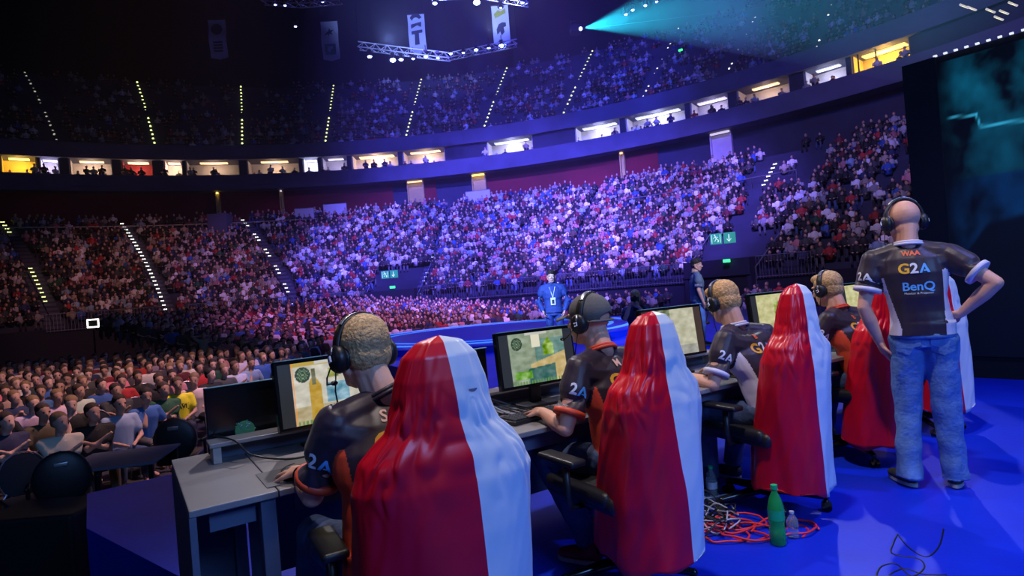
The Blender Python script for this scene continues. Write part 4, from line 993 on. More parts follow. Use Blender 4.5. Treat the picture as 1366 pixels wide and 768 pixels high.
pad(3.30, .22, .36, .28, 'black mouse pad right of the third player\'s keyboard')
pad(4.65, .24, .36, .28, 'black mouse pad in front of the farthest player')
keyboard(.92, .24, 0, 'black keyboard hidden beyond the nearest player, beside the riser'); keyboard(1.62, .22, .12, 'black keyboard under the left hand of the player in the grey cap')
keyboard(2.86, .26, .05, 'black keyboard in front of the third seated player'); keyboard(4.2, .26, .05, 'black keyboard in front of the farthest seated player')
HL1 = (-.275, .36)
mouse(3.28, .24, 0, 'black mouse right of the third player\'s keyboard'); mouse(2.08, .20, 0, 'black mouse on the pad of the player in the grey cap')
def bungee(d, n, lab):
    p = row(d, n, DT); t = empty('mouse_bungee', p, TH + .5); tag(t, lab, 'cable holder')
    mb = MB(); mb.add([(-.07, -.05, 0), (.07, -.05, 0), (.07, .05, 0), (-.07, .05, 0), (-.012, .0, .10), (.012, .0, .10), (.012, .02, .10), (-.012, .02, .10)], [(0, 3, 2, 1), (4, 5, 6, 7), (0, 1, 5, 4), (1, 2, 6, 5), (2, 3, 7, 6), (3, 0, 4, 7)]); mb.build('wedge_base', 'black_plastic', t)
    mb = MB(); mb.add([(-.025, -.0455, .018), (.025, -.0455, .018), (0, -.028, .058), (-.025, -.047, .018), (.025, -.047, .018), (0, -.0295, .058)], [(0, 2, 1), (3, 4, 5)]); mb.build('badge', 'yellow_mark', t)
    mb = MB(); mb.tube([(0, .01, .09), (0, -.02, .14), (0, -.06, .13), (0, -.09, .09)], .004, 6); mb.build('spring_arm', 'black_metal', t)
bungee(2.72, .42, 'black wedge cable holder with a yellow badge on the third player\'s desk'); bungee(3.0, .50, 'black wedge cable holder behind the badge holder near the third monitor')
def cord(name, m, pts, r, lab, sub=6, parent=None):
    P = [Vector(p) for p in pts]; out = []
    for i in range(len(P) - 1):
        p0, p1, p2, p3 = P[max(i - 1, 0)], P[i], P[i + 1], P[min(i + 2, len(P) - 1)]
        for k in range(sub):
            q = k / sub; out.append(.5 * ((2 * p1) + (p2 - p0) * q + (2 * p0 - 5 * p1 + 4 * p2 - p3) * q * q + (3 * p1 - p0 - 3 * p2 + p3) * q ** 3))
    out.append(P[-1]); mb = MB(); mb.tube(out, r, 6); o = mb.build(name, m, parent, True)
    if lab: tag(o, lab, 'cable')
    return o
cord('desk_cable', 'cable_black', [row(.18, .80, DT + .098), row(.24, .58, DT + .10), row(.30, .55, DT + .03), row(.42, .44, DT + .006), row(.55, .42, DT + .006), row(.72, .50, DT + .008), row(.9, .48, DT + .008)], .0045, 'black cable looping from the riser across the nearest desk')
for k in range(7):
    r_ = random.Random(k); d0 = .55 + .06 * k
    cord('desk_cable', 'cable_black' if k % 3 else 'cable_white', [row(d0, .58, DT + .01 + .01 * k), row(d0 + .06 + r_.uniform(-.05, .1), .47 + r_.uniform(-.04, .04), DT + .03 + r_.uniform(0, .03)), row(d0 + .16, .50 + r_.uniform(-.05, .05), DT + .02), row(d0 + .22, .42 + r_.uniform(-.06, .06), DT + .015), row(d0 + .28, .56, DT + .02)], .0035,
         '%s cable in the tangle under the nearest monitor, %s strand' % ('black' if k % 3 else 'pale', ordw[k]))
for k in range(8):
    r_ = random.Random(k + 50); d0 = 1.32 + .035 * k
    cord('desk_cable', 'cable_black' if k % 4 else 'cable_white', [row(d0, .62 + r_.uniform(-.04, .04), DT + .03 + .015 * r_.random()), row(d0 - .05 + r_.uniform(-.05, .08), .50 + r_.uniform(-.08, .04), DT + .05 + r_.uniform(0, .06)), row(d0 + .08, .42 + r_.uniform(-.05, .05), DT + .03), row(d0 + .12, .34 + r_.uniform(-.06, .06), DT + .012), row(d0 + .18, .42, DT + .01)], .004,
         '%s cable in the tangle left of the cap player\'s monitor, %s strand' % ('black' if k % 4 else 'pale', ordw[k]))
# cables hanging below the nearest desk
for k in range(5):
    r_ = random.Random(k + 9)
    cord('hanging_cable', 'cable_white' if k % 2 else 'cable_black', [row(.55 + .05 * k, .16, .70), row(.60 + .04 * k, .10 + r_.uniform(-.05, .05), .58), row(.52 + .07 * k, .10, .54 + r_.uniform(-.04, .04)), row(.66 + .02 * k, .14, .60), row(.70, .16, .71)], .005, '%s loop in the cable bundle hanging below the nearest desk, %s strand' % ('white' if k % 2 else 'black', ordw[k]))
# ------------------------------------------------------------ chairs with flags
def make_chair():
    t = empty('office_chair'); 
    for k in range(5):
        a = 2 * PI * k / 5 + .3; c, s = math.cos(a), math.sin(a); mb = MB()
        mb.cap((c * .04, s * .04, .115), (c * .31, s * .31, .085), .030, .018, 10); l_ = mb.build('base_leg', 'black_gloss', t, True)
        mb = MB(); x, y = c * .31, s * .31; px, py = -s, c
        for q in (-1, 1): mb.tube([(x + px * .008 * q, y + py * .008 * q, .030), (x + px * .026 * q, y + py * .026 * q, .030)], .029, 16)
        mb.tube([(x, y, .085), (x, y, .05)], .010, 8); mb.rbox((x, y, .052), (.03, .03, .03), .01); mb.build('caster', 'black_plastic', l_, True)
    mb = MB(); mb.lathe([(.055, .085), (.055, .14), (.03, .15), (.028, .28), (.018, .28), (.018, .42), (.05, .42), (.05, .44)], 18); mb.build('gas_column', 'black_metal', t, True)
    mb = MB(); mb.rbox((0, 0, .425), (.24, .30, .04), .012); mb.build('tilt_plate', 'black_metal', t)
    mb = MB(); mb.rbox((0, .02, .475), (.50, .50, .085), .04, seg=4); mb.rbox((-.225, .03, .495), (.07, .44, .07), .03, seg=3); mb.rbox((.225, .03, .495), (.07, .44, .07), .03, seg=3); mb.build('seat', 'black_leather', t, True)
    T = Matrix.Translation((0, -.20, .50)) @ Matrix.Rotation(.10, 4, 'X')
    mb = MB(); prof = [(0, .36), (.08, .38), (.25, .39), (.42, .40), (.50, .35), (.57, .22), (.66, .18), (.73, .12)]
    vs = []; n = 20
    for z, w_ in prof:
        for j in range(n):
            a = 2 * PI * j / n; ct, st = math.cos(a), math.sin(a); vs.append(T @ Vector((w_ / 2 * math.copysign(abs(ct) ** .6, ct), .032 * math.copysign(abs(st) ** .6, st) - .03, z)))
    fs = [(i * n + j, i * n + (j + 1) % n, (i + 1) * n + (j + 1) % n, (i + 1) * n + j) for i in range(len(prof) - 1) for j in range(n)] + [tuple(range(n))[::-1], tuple(range((len(prof) - 1) * n, len(prof) * n))]
    mb.add(vs, fs); mb.build('backrest', 'black_leather', t, True)
    for s in (-1, 1):
        mb = MB(); mb.tube([(s * .20, .0, .43), (s * .30, 0, .44), (s * .31, 0, .50), (s * .31, 0, .64)], .018, 10); a_ = mb.build('armrest', 'black_plastic', t, True)
        mb = MB(); mb.rbox((s * .31, .03, .655), (.085, .26, .03), .014, seg=3); mb.build('arm_pad', 'black_plastic', a_, True)
    return t
def chair_at(o, d, n, yaw, lab): o.location = row(d, n); o.rotation_euler = (0, 0, TH + yaw); tag(o, lab, 'chair', 'office chairs draped with flags')
ch0 = make_chair()
CH = [(.672, -.44, math.radians(-4)), (1.77, -.24, math.radians(0)), (3.05, -.13, math.radians(-4)), (4.36, .02, math.radians(-6)), (5.40, .06, math.radians(-6))]
chair_objs = [ch0] + [copy_tree(ch0) for _ in range(4)]
cl = ['black office chair of the nearest player, under the largest flag', 'black office chair of the player in the grey cap', 'black office chair of the third player, casters by the green bottle', 'black office chair of the farthest seated player', 'black office chair mostly hidden behind the standing man']
for o, c, l in zip(chair_objs, CH, cl): chair_at(o, *c, l)

def flag(seed, div, lab, d, n, yaw, zb=.16, top=1.30, wbot=.54, slant=0.0, lean=0.0, mark=False, wk=1.0):
    rs = random.Random(seed); nu, nv = 160, 130
    ph = [rs.uniform(0, 6.28) for _ in range(8)]; so_ = seed * 11.7
    me = bpy.data.meshes.new('flag'); vs = []; mi = []
    # widths by height fraction from the top
    tt = [0, .015, .05, .11, .17, .235, .30, .37, .5, .75, 1.0]
    ww = [.0, .13, .21, .255, .275, .315, .46, .51, .51, .50, wbot]; ww = [q * wk for q in ww[:-1]] + [wbot]
    dd = [.0, .05, .085, .105, .115, .125, .145, .165, .185, .21, .23]
    for j in range(nv + 1):
        v = (j / nv) ** 1.25; z = top - (top - zb) * v
        wv, dv = interp(v, tt, ww) / 2, interp(v, tt, dd)
        yb = -.235 - .075 * (z - .5) * 1.0 + lean * 0
        for i in range(nu + 1):
            u = i / nu; ad = interp(v, [0, .05, .3, 1], div); a = (lerp(-1, ad, i / (nu * .55)) if i <= nu * .55 else lerp(ad, 1, (i - nu * .55) / (nu * .45))) * math.radians(142)
            amp = .002 + .020 * smooths(v, .22, 1.0)
            fold = math.sin(a * 4.2 + ph[0] + 1.2 * v) * .6 + math.sin(a * 7.5 + ph[1] - 1.6 * v) * .22 * smooths(v, .4, 1) + math.sin(a * 2.6 + ph[2] + 2 * v) * .6
            wr = noise.noise(Vector((a * 1.6 + so_, z * 2.6 + a * 1.8, seed))) * .012 + noise.noise(Vector((a * 3.5 + so_, z * 9 - a * 4, seed + 5))) * .0035 + .007 * abs(noise.noise(Vector((a * 3.5 + z * 9, z * 6 - a * 3.0, seed + 9)))) * smooths(v, .10, .2) * (1 - smooths(v, .3, .5)) * 2.5
            rr = 1 + (fold * amp + wr) / max(.12, (wv + dv) / 2)
            s, c = math.sin(a), math.cos(a)
            x = wv * math.copysign(abs(s) ** .72, s) * rr; y = yb - dv * (math.copysign(abs(c) ** .8, c)) * rr * .75 + .05 * (1 - c) * smooths(v, .2, 1)
            zz = z + (.022 * math.sin(a * 2.1 + ph[3]) + .014 * math.sin(a * 6 + ph[4]) if j == nv else 0) * 1.0
            x += slant * (1 - v) ** 2 * (-1)
            vs.append((x, y, zz))
    fs = []
    for j in range(nv):
        v = ((j + .5) / nv) ** 1.25
        for i in range(nu):
            fs.append((j * (nu + 1) + i, (j + 1) * (nu + 1) + i, (j + 1) * (nu + 1) + i + 1, j * (nu + 1) + i + 1)); mi.append(1 if i >= round(nu * .55) else 0)
    me.from_pydata(vs, [], fs); me.materials.append(M['flag_red']); me.materials.append(M['flag_white']); me.polygons.foreach_set('material_index', mi); me.polygons.foreach_set('use_smooth', [True] * len(fs))
    o = link('flag', me); p = row(d, n); o.location = p; o.rotation_euler = (0, 0, TH + yaw); tag(o, lab, 'flag', 'red and white flags over the chairs')
    m_ = o.modifiers.new('s', 'SOLIDIFY'); m_.thickness = .003
    if mark:
        bv = BVHTree.FromPolygons([Vector(v) for v in vs], fs); cu = bpy.data.meshes.new('m'); pts = []
        for k in range(13): a = 2 * PI * k / 13; pts.append((.5 * math.cos(a), .16 * math.sin(a) + .12 * math.cos(a) ** 2, 0))
        cu.from_pydata(pts, [], [tuple(range(13))]); decal(o, 'dark_mark', cu, 'flag_mark', bv, (.07, -.3, 1.14), (1, 0, 0), (0, 0, 1), .03)
    return o
flag(1, [.0, .0, .03, .07], 'largest red and white flag, draped like a hood over the nearest chair', .672, -.44, math.radians(-4), top=1.31, mark=True, zb=.14, wbot=.54, wk=1.08)
flag(2, [-.06, -.05, -.02, .02], 'red and white flag over the chair behind the player in the grey cap', 1.77, -.24, 0, zb=.22, top=1.29, wbot=.45, wk=.96)
flag(3, [-.10, -.08, -.04, .0], 'red and white flag over the third chair, beside the floor cables', 3.05, -.13, math.radians(-4), zb=.18, top=1.34, wbot=.41, wk=.88)
flag(4, [.0, .0, .04, .10], 'red flag over the fourth chair, left of the standing man', 4.36, .02, math.radians(-6), zb=.16, top=1.30, wbot=.50)
flag(5, [-.1, -.1, -.05, .0], 'flag with white edge showing right of the standing man\'s waist', 5.40, .06, math.radians(-6), zb=.20, top=1.28, wbot=.46, wk=.9)

# ------------------------------------------------------------ seated players
GR = 'seated players in dark team jerseys'
Vx = Vector
def back_axes(J):   # plane of the upper back
    up = (Vector(J['neck']) - Vector(J['hip'])).normalized(); return Vector((1, 0, 0)), up
# player 1
J = seated_joints(lean=.12, hl=(-.20, .47, .79), hr=(.26, .52, .80), hyaw=math.radians(14), hpitch=-.10, side=.045, head_off=(-.045, 0, 0))
J['shL'].x += .02; J['elL'] = ik(J['shL'], J['wrL'], .29, .255, (-.30, -.3, -1))
J['handL'] = (Vector((-.25, 1, -.12)), (0, 0, -1), 1, .55)
t1, T1, bv, jr, tj = figure('person', 'seated player with short fair hair nearest the camera, left hand on a mouse', row(.575, -.44), TH - math.radians(2), J, dict(side='jersey_orange', trim='jersey_orange', collar_m='jersey', legs='jeans_dark', skin='skin_pale', loose=.018))
hair(t1, T1, 'hair_blond'); bu, bvv = back_axes(J)
decal(jr, 'name_print', text_mesh('Sna', .02), 'print_pink', bv, J['chest'] + Vx((.01, -.1, .115)), bu, bvv, .062)
g2a(jr, bv, J['chest'] + Vx((.02, -.1, .02)), bu, bvv, .085); sleeve_logo(jr, bv, J, '2A')
W1 = t1.matrix_basis @ T1; headset(W1, 'black headset with pale band on the fair haired player nearest the camera')
mb = MB(); w_, e_ = J['wrL'], J['elL']; d_ = (e_ - w_).normalized(); a_, b_ = frame(d_); mb.tube([w_ + d_ * .02 + (a_ * .030 * math.cos(k * PI / 10) + b_ * .030 * math.sin(k * PI / 10)) for k in range(20)], .0035, 6, closed=True); mb.build('wristband', 'cable_black', t1, True)
pw = t1.matrix_basis @ (J['wrL'] + Vx((-.03, .085, -.045)))
mo = empty('mouse', (pw.x, pw.y, DT + .0045), TH + .2); tag(mo, 'black mouse under the left hand of the nearest player', 'mouse'); mb = MB(); mb.ell((0, 0, .006), (.030, .056, .022), 18, 12); mb.v = [(v[0], v[1], max(v[2], 0)) for v in mb.v]; mb.build('body', 'black_plastic', mo, True)
mb = MB(); mb.tube([(0, .055, .008), (.02, .12, .006), (.06, .16, .006), (.10, .17, .006)], .0022, 5); mb.build('cable', 'cable_black', mo)
# player 2
J = seated_joints(lean=.13, hl=(-.26, .33, .80), hr=(.22, .42, .80), hyaw=math.radians(16), hpitch=.05)
J['anL'] = Vx((-.10, .22, .115)); J['knL'] = Vx((-.20, .42, .55)); J['footL'] = .5
t2, T2, bv, jr, tj = figure('person', 'seated player in a backward grey cap, left hand on the keyboard', row(1.87, -.22), TH + math.radians(2), J, dict(side='jersey_orange', trim='jersey_orange', collar_m='jersey_orange', legs='jeans_dark', shoe='shoe_red'))
cap_backwards(t2, T2); bu, bvv = back_axes(J)
decal(jr, 'name_print', text_mesh('M', .03), 'print_pink', bv, J['chest'] + Vx((.0, -.1, .115)), bu, bvv, .055)
g2a(jr, bv, J['chest'] + Vx((0, -.1, .02)), bu, bvv, .085); sleeve_logo(jr, bv, J, '2A')
headset(t2.matrix_basis @ T2, 'black headset over the backward grey cap')
# player 3
J = seated_joints(lean=.26, hl=(-.30, .46, .80), hr=(.10, .50, .80), hyaw=math.radians(-6), hpitch=-.32)
t3, T3, bv, jr, tj = figure('person', 'third seated player, fair hair, leaning forward, white sleeve trim', row(3.10, -.22), TH - math.radians(2), J, dict(side='jersey_white', trim='jersey_white', collar_m='jersey_white', legs='jeans_dark'))
hair(t3, T3, 'hair_fair', .99); bu, bvv = back_axes(J)
decal(jr, 'name_print', text_mesh('B', .03), 'print_orange', bv, J['chest'] + Vx((.0, -.1, .115)), bu, bvv, .05)
g2a(jr, bv, J['chest'] + Vx((0, -.1, .02)), bu, bvv, .085); sleeve_logo(jr, bv, J, '2A', ('print_yellow', 'print_white', 'print_white'))
headset(t3.matrix_basis @ T3, 'black headset on the third player, leaning forward')
# player 4
J = seated_joints(lean=.20, hl=(-.28, .52, .80), hr=(.20, .54, .80), hyaw=math.radians(4), hpitch=-.15)
t4, T4, bv, jr, tj = figure('person', 'farthest seated player, fair hair, orange sleeve trim, beside the standing man', row(4.40, -.10), TH - math.radians(8), J, dict(side='jersey_orange', trim='jersey_orange', collar_m='jersey_orange', legs='jeans_dark'))
hair(t4, T4, 'hair_blond', .99); bu, bvv = back_axes(J)
decal(jr, 'name_print', text_mesh('B', .03), 'print_orange', bv, J['chest'] + Vx((.0, -.1, .115)), bu, bvv, .05)
g2a(jr, bv, J['chest'] + Vx((0, -.1, .02)), bu, bvv, .085); sleeve_logo(jr, bv, J, '2A', ('print_yellow', 'print_white', 'print_white'))
headset(t4.matrix_basis @ T4, 'black headset on the farthest seated player')

# ------------------------------------------------------------ standing man
J = dict(hip=Vx((0.01, 0, .97)), chest=Vx((-.03, .0, 1.34)), neck=Vx((-.035, .01, 1.515)), head=Vx((-.045, .05, 1.665)), hyaw=math.radians(22), hpitch=-.12, girth=.93,
         shL=Vx((-.225, .0, 1.43)), shR=Vx((.165, .0, 1.43)), elL=Vx((-.30, -.05, 1.14)), elR=Vx((.37, -.10, 1.25)), wrL=Vx((-.225, .02, .90)), wrR=Vx((.205, .0, 1.07)),
         hpL=Vx((-.08, 0, .92)), hpR=Vx((.09, 0, .92)), knL=Vx((-.10, .04, .50)), knR=Vx((.10, .02, .50)), anL=Vx((-.125, -.03, .10)), anR=Vx((.115, 0.02, .10)), footL=.55, footR=-.1, waist=.07, hem=Vx((0, 0, .955)))
HS = 1.10
J['handL'] = (Vx((.35, .25, -1)), (.9, .2, .3), 1, .35); J['handR'] = (Vx((-.75, .55, -.2)), (-.4, -.3, -.9), -1, .4)
ts, Ts, bv, jr, tj = figure('person', 'standing bald man in dark jersey and blue jeans, hands at hips, seen from behind', (2.53, 3.75, 0), math.radians(-30), J, dict(side='jersey_white', trim='jersey_white', collar_m='jersey_white', legs='jeans', loose=.020, sleeve=.62, drop=.05, jw=1.1, jr=1.05, cf=1.12, wr=.007))
bu, bvv = Vx((1, 0, 0)), Vx((0, 0, 1)); ch = J['chest']
decal(jr, 'name_print', text_mesh('WAA', .05), 'print_orange', bv, ch + Vx((.0, -.1, .12)), bu, bvv, .04)
g2a(jr, bv, ch + Vx((.01, -.1, .025)), bu, bvv, .074)
decal(jr, 'sponsor_print', text_mesh('BenQ', .02), 'print_ltblue' if 'print_ltblue' in M else 'print_blue', bv, ch + Vx((.025, -.1, -.085)), bu, bvv, .072)
mb = text_mesh('Monitor & Projector', .0); decal(jr, 'sponsor_print', mb, 'print_white', bv, ch + Vx((.025, -.1, -.125)), bu, bvv, .018)
sleeve_logo(jr, bv, J, '2A', ('print_yellow', 'print_white', 'print_white'))
HS = 1.08
headset(ts.matrix_basis @ Ts, 'black headset on the standing bald man')
# stubble on the shaved scalp, back pockets and belt line
mb = MB(); mb.loft([(J['hip'] + Vx((0, 0, -.035)), .166, .134), (J['hip'] + Vx((0, 0, -.005)), .163, .132)], 26, p=2.3); mb.build('waistband', 'jeans', tj, True)
bj = BVHTree.FromPolygons([v.co for v in tj.data.vertices], [list(p.vertices) for p in tj.data.polygons])
for s in (-1, 1):
    me = bpy.data.meshes.new('p'); me.from_pydata([(-.5, .5, 0), (.5, .5, 0), (.48, -.4, 0), (0, -.6, 0), (-.48, -.4, 0)], [], [(0, 1, 2, 3, 4)]); decal(tj, 'back_pocket', me, 'jeans', bj, J['hip'] + Vx((s * .088, -.1, -.06)), bu, bvv, .13, off=.007)
# ------------------------------------------------------------ people beyond the desks
def sp_joints(stand=True): pass
J = dict(hip=Vx((0, 0, .93)), chest=Vx((0, .0, 1.30)), neck=Vx((0, .0, 1.475)), head=Vx((0, .03, 1.635)), hyaw=0, hpitch=-.08, girth=1.0,
         shL=Vx((-.19, .0, 1.39)), shR=Vx((.19, .0, 1.39)), elL=Vx((-.30, -.02, 1.12)), elR=Vx((.29, -.02, 1.12)), wrL=Vx((-.22, .12, .93)), wrR=Vx((.22, .12, .95)),
         hpL=Vx((-.09, 0, .89)), hpR=Vx((.09, 0, .89)), knL=Vx((-.11, .03, .49)), knR=Vx((.11, .03, .49)), anL=Vx((-.13, -.02, .10)), anR=Vx((.13, 0, .10)), footL=.2, footR=-.2, waist=.07, hem=Vx((0, 0, .90)))
J['handL'] = (Vx((.25, .4, -.8)), (.8, .2, .2), 1, .5); J['handR'] = (Vx((-.25, .4, -.8)), (-.8, .2, .2), -1, .5)
th, Th, bv, jr, tj = figure('person', 'man in a blue jacket with a white lanyard standing on the blue stage', (.82, 12.3, 0), math.radians(176), J, dict(side='jacket_blue', trim='jacket_blue', main='jacket_blue', legs='jacket_blue', loose=.03, sleeve=1.0, top='jacket', legname='trousers', skin='skin_pale'))
hair(th, Th, 'hair_dark') if 'hair_dark' in M else None
mat('hair_dark', (.03, .02, .014), .7, bump=.5, bscale=120); hair(th, Th, 'hair_dark')
for L in 'LR':
    mb = MB(); e_, w_ = J['el' + L], J['wr' + L]; mb.cap(e_, e_.lerp(w_, .9), .066, .050); me = remesh(mb, .01, 1, disp=wrinkle(.006)); me.materials.append(M['jacket_blue']); tomesh(jr, 'forearm_sleeve', me)
mb = MB(); mb.tube([(-.06, .135, 1.42), (-.02, .16, 1.28), (0, .165, 1.20)], .007, 5); mb.tube([(.06, .135, 1.42), (.02, .16, 1.28), (0, .165, 1.20)], .007, 5); ln = mb.build('lanyard', 'print_white', th)
mb = MB(); mb.rbox((0, .17, 1.13), (.10, .006, .15), .004); mb.build('pass_card', 'print_white', ln); mb = MB(); mb.rbox((.0, .175, 1.12), (.05, .003, .08), .002); mb.build('pass_photo', 'print_black', ln)
J2 = dict(J); J2['wrL'] = Vx((-.24, .05, .88)); J2['wrR'] = Vx((.24, .05, .88)); J2['hyaw'] = math.radians(-30); J2['elR'] = Vx((.28, -.03, 1.12))
tg, Tg, bv, jr, tj = figure('person', 'man in a grey T-shirt standing side on behind the third monitor', (3.75, 12.2, 0), math.radians(-95), J2, dict(side='tee_grey', trim='tee_grey', main='tee_grey', legs='jeans', loose=.02, top='t_shirt', legname='jeans'))
hair(tg, Tg, 'hair_dark')
# kneeling photographer
J3 = dict(hip=Vx((0, -.05, .42)), chest=Vx((0, .05, .78)), neck=Vx((0, .08, .95)), head=Vx((0, .13, 1.11)), hyaw=0, hpitch=-.1, shL=Vx((-.19, .06, .87)), shR=Vx((.19, .06, .87)), elL=Vx((-.2, .25, .72)), elR=Vx((.2, .25, .74)), wrL=Vx((-.06, .36, .95)), wrR=Vx((.09, .34, .99)),
          hpL=Vx((-.09, -.03, .38)), hpR=Vx((.09, -.03, .38)), knL=Vx((-.14, .35, .45)), knR=Vx((.14, .25, .08)), anL=Vx((-.14, .33, .10)), anR=Vx((.14, -.20, .10)), waist=.06, hem=Vx((0, 0, .40)))
J3['handL'] = (Vx((.7, .3, .2)), (.3, 0, .9), 1, .9); J3['handR'] = (Vx((-.5, .3, .4)), (-.5, 0, -.5), -1, .9)
tp, Tp, bv, jr, tj = figure('person', 'kneeling photographer in black holding a camera to the face', (2.25, 11.0, 0), math.radians(165), J3, dict(side='shirt_navy', trim='shirt_navy', main='shirt_navy', legs='trouser_dark', loose=.02, top='t_shirt', legname='trousers'))
hair(tp, Tp, 'hair_blond')
t = empty('photo_camera', tp.matrix_basis @ Vx((0, .30, 1.08)), math.radians(165)); tag(t, 'black camera held up by the kneeling photographer', 'camera'); mb = MB(); mb.rbox((0, 0, 0), (.15, .06, .10), .012); mb.rbox((0, 0, .06), (.05, .05, .035), .01); mb.build('body', 'black_plastic', t)
mb = MB(); mb.lathe([(.036, 0), (.038, .05), (.040, .12), (.034, .12)], 18, 0, Matrix.Translation((0, .03, 0)) @ Matrix.Rotation(-PI / 2, 4, 'X')); mb.build('lens', 'black_gloss', t, True)
# dais with glowing rings
t = empty('round_dais', (-.6, 19.0, 0)); tag(t, 'low round blue dais with glowing rings in the middle of the stage', 'dais')
mb = MB(); mb.lathe([(4.9, 0.001), (4.9, .16), (4.8, .18), (.01, .18)], 72); mb.build('platform', 'stage_floor', t)
for r0, r1 in ((4.15, 4.4), (3.55, 3.68)):
    mb = MB(); n = 72; vs = []; fs = []
    for k in range(n): a = 2 * PI * k / n; c, s = math.cos(a), math.sin(a); vs += [(r0 * c, r0 * s, .182), (r1 * c, r1 * s, .182), (r1 * c, r1 * s, .195), (r0 * c, r0 * s, .195)]
    for k in range(n):
        for j in range(4): fs.append((k * 4 + j, ((k + 1) % n) * 4 + j, ((k + 1) % n) * 4 + (j + 1) % 4, k * 4 + (j + 1) % 4))
    mb.add(vs, fs); mb.build('light_ring', 'ring_light', t)
# ------------------------------------------------------------ things on the stage floor
def bottle(p, m, h, r, lab, cap='cap_green', label=True):
    t = empty('bottle', p); tag(t, lab, 'bottle')
    mb = MB(); mb.lathe([(r * .8, 0), (r, .008), (r, h * .25), (r * .9, h * .34), (r, h * .42), (r, h * .62), (r * .75, h * .76), (r * .36, h * .88), (r * .36, h * .93)], 24); mb.build('body', m, t, True)
    mb = MB(); mb.lathe([(r * .42, h * .93), (r * .42, h), (r * .1, h)], 16); mb.build('cap', cap, t)
    if label: mb = MB(); mb.lathe([(r * 1.01, h * .43), (r * 1.01, h * .60)], 24); mb.f = mb.f[:-2]; mb.m = mb.m[:-2]; mb.build('label', 'bottle_label' if m == 'bottle_clear' else 'cap_green', t, True)
def gp(u, v, z=0):
    du, dv = u - 683, v - 384; a, b = (du * _c - dv * _s) / FPX, ((du * _s + dv * _c) - 2) / FPX; Y = (EYE - z) / b; return Vector((a * Y, Y, z))
bottle(gp(1038, 725), 'bottle_green', .31, .041, 'tall green plastic bottle standing by the red cables')
bottle(gp(951, 672), 'bottle_clear', .24, .034, 'clear bottle with green cap in the pale cable tangle')
bottle(gp(1058, 716), 'bottle_clear', .14, .03, 'small clear bottle lying low beside the tall green bottle', 'bottle_label', False)
c0 = gp(985, 706)
def loop(seed, c, rx, ry, n=14, jit=.03, turns=1.0, z=.008):
    r_ = random.Random(seed); a0 = r_.uniform(0, 6.28); return [Vector((c.x + rx * math.cos(a0 + 2 * PI * turns * k / n) + r_.uniform(-jit, jit), c.y + ry * math.sin(a0 + 2 * PI * turns * k / n) + r_.uniform(-jit, jit), z + abs(r_.uniform(0, .02)))) for k in range(n + 1)]
cents = [gp(975, 704), gp(1000, 712), gp(1045, 707), gp(965, 715), gp(985, 700)]
for k, c in enumerate(cents):
    cord('floor_cable', 'cable_red', loop(k, c, .13 + .02 * (k % 3), .11, jit=.012, turns=1.1 + .3 * (k % 2)), .006, 'red cable coiled on the blue floor near the green bottle, %s coil' % ordw[k])
cord('floor_cable', 'cable_red', [gp(928, 712), gp(945, 708, .01), gp(965, 712), gp(1000, 722), gp(1030, 712), gp(1062, 700), gp(1078, 706), gp(1070, 716)], .006, 'red cable running right from the coils to past the bottle')
for k in range(12):
    r_ = random.Random(k + 30); c = gp(945 + r_.uniform(-16, 30), 690 + r_.uniform(-10, 22)); pts = []
    for q in range(9): a = q * .9 + k; pts.append(Vector((c.x + .10 * math.cos(a) * r_.uniform(.6, 1.4), c.y + .10 * math.sin(a) * r_.uniform(.6, 1.4), .01 + .12 * abs(math.sin(q * .8 + k)) * r_.random())))
    cord('floor_cable', 'cable_white' if k % 2 else 'cable_black', pts, .0045, '%s cable loop in the tangle around the clear bottle, strand %s' % ('pale' if k % 2 else 'black', (ordw + ['eleventh', 'twelfth'])[k]))
cord('floor_cable', 'cable_black', [gp(1168, 768), gp(1175, 755), gp(1195, 752), gp(1215, 768), gp(1232, 757), gp(1225, 745), gp(1190, 738), gp(1192, 722), gp(1197, 712)], .004, 'thin black cable at the bottom edge in front of the standing man')
cord('floor_cable', 'cable_black', [gp(1197, 712), gp(1212, 730), gp(1235, 742), gp(1252, 728), gp(1258, 705)], .004, 'thin black cable looping inside the standing man\'s shadow')
cord('floor_cable', 'cable_black', [gp(1185, 766), gp(1205, 758), gp(1230, 765), gp(1262, 766)], .004, 'thin black cable lying lowest at the bottom edge')

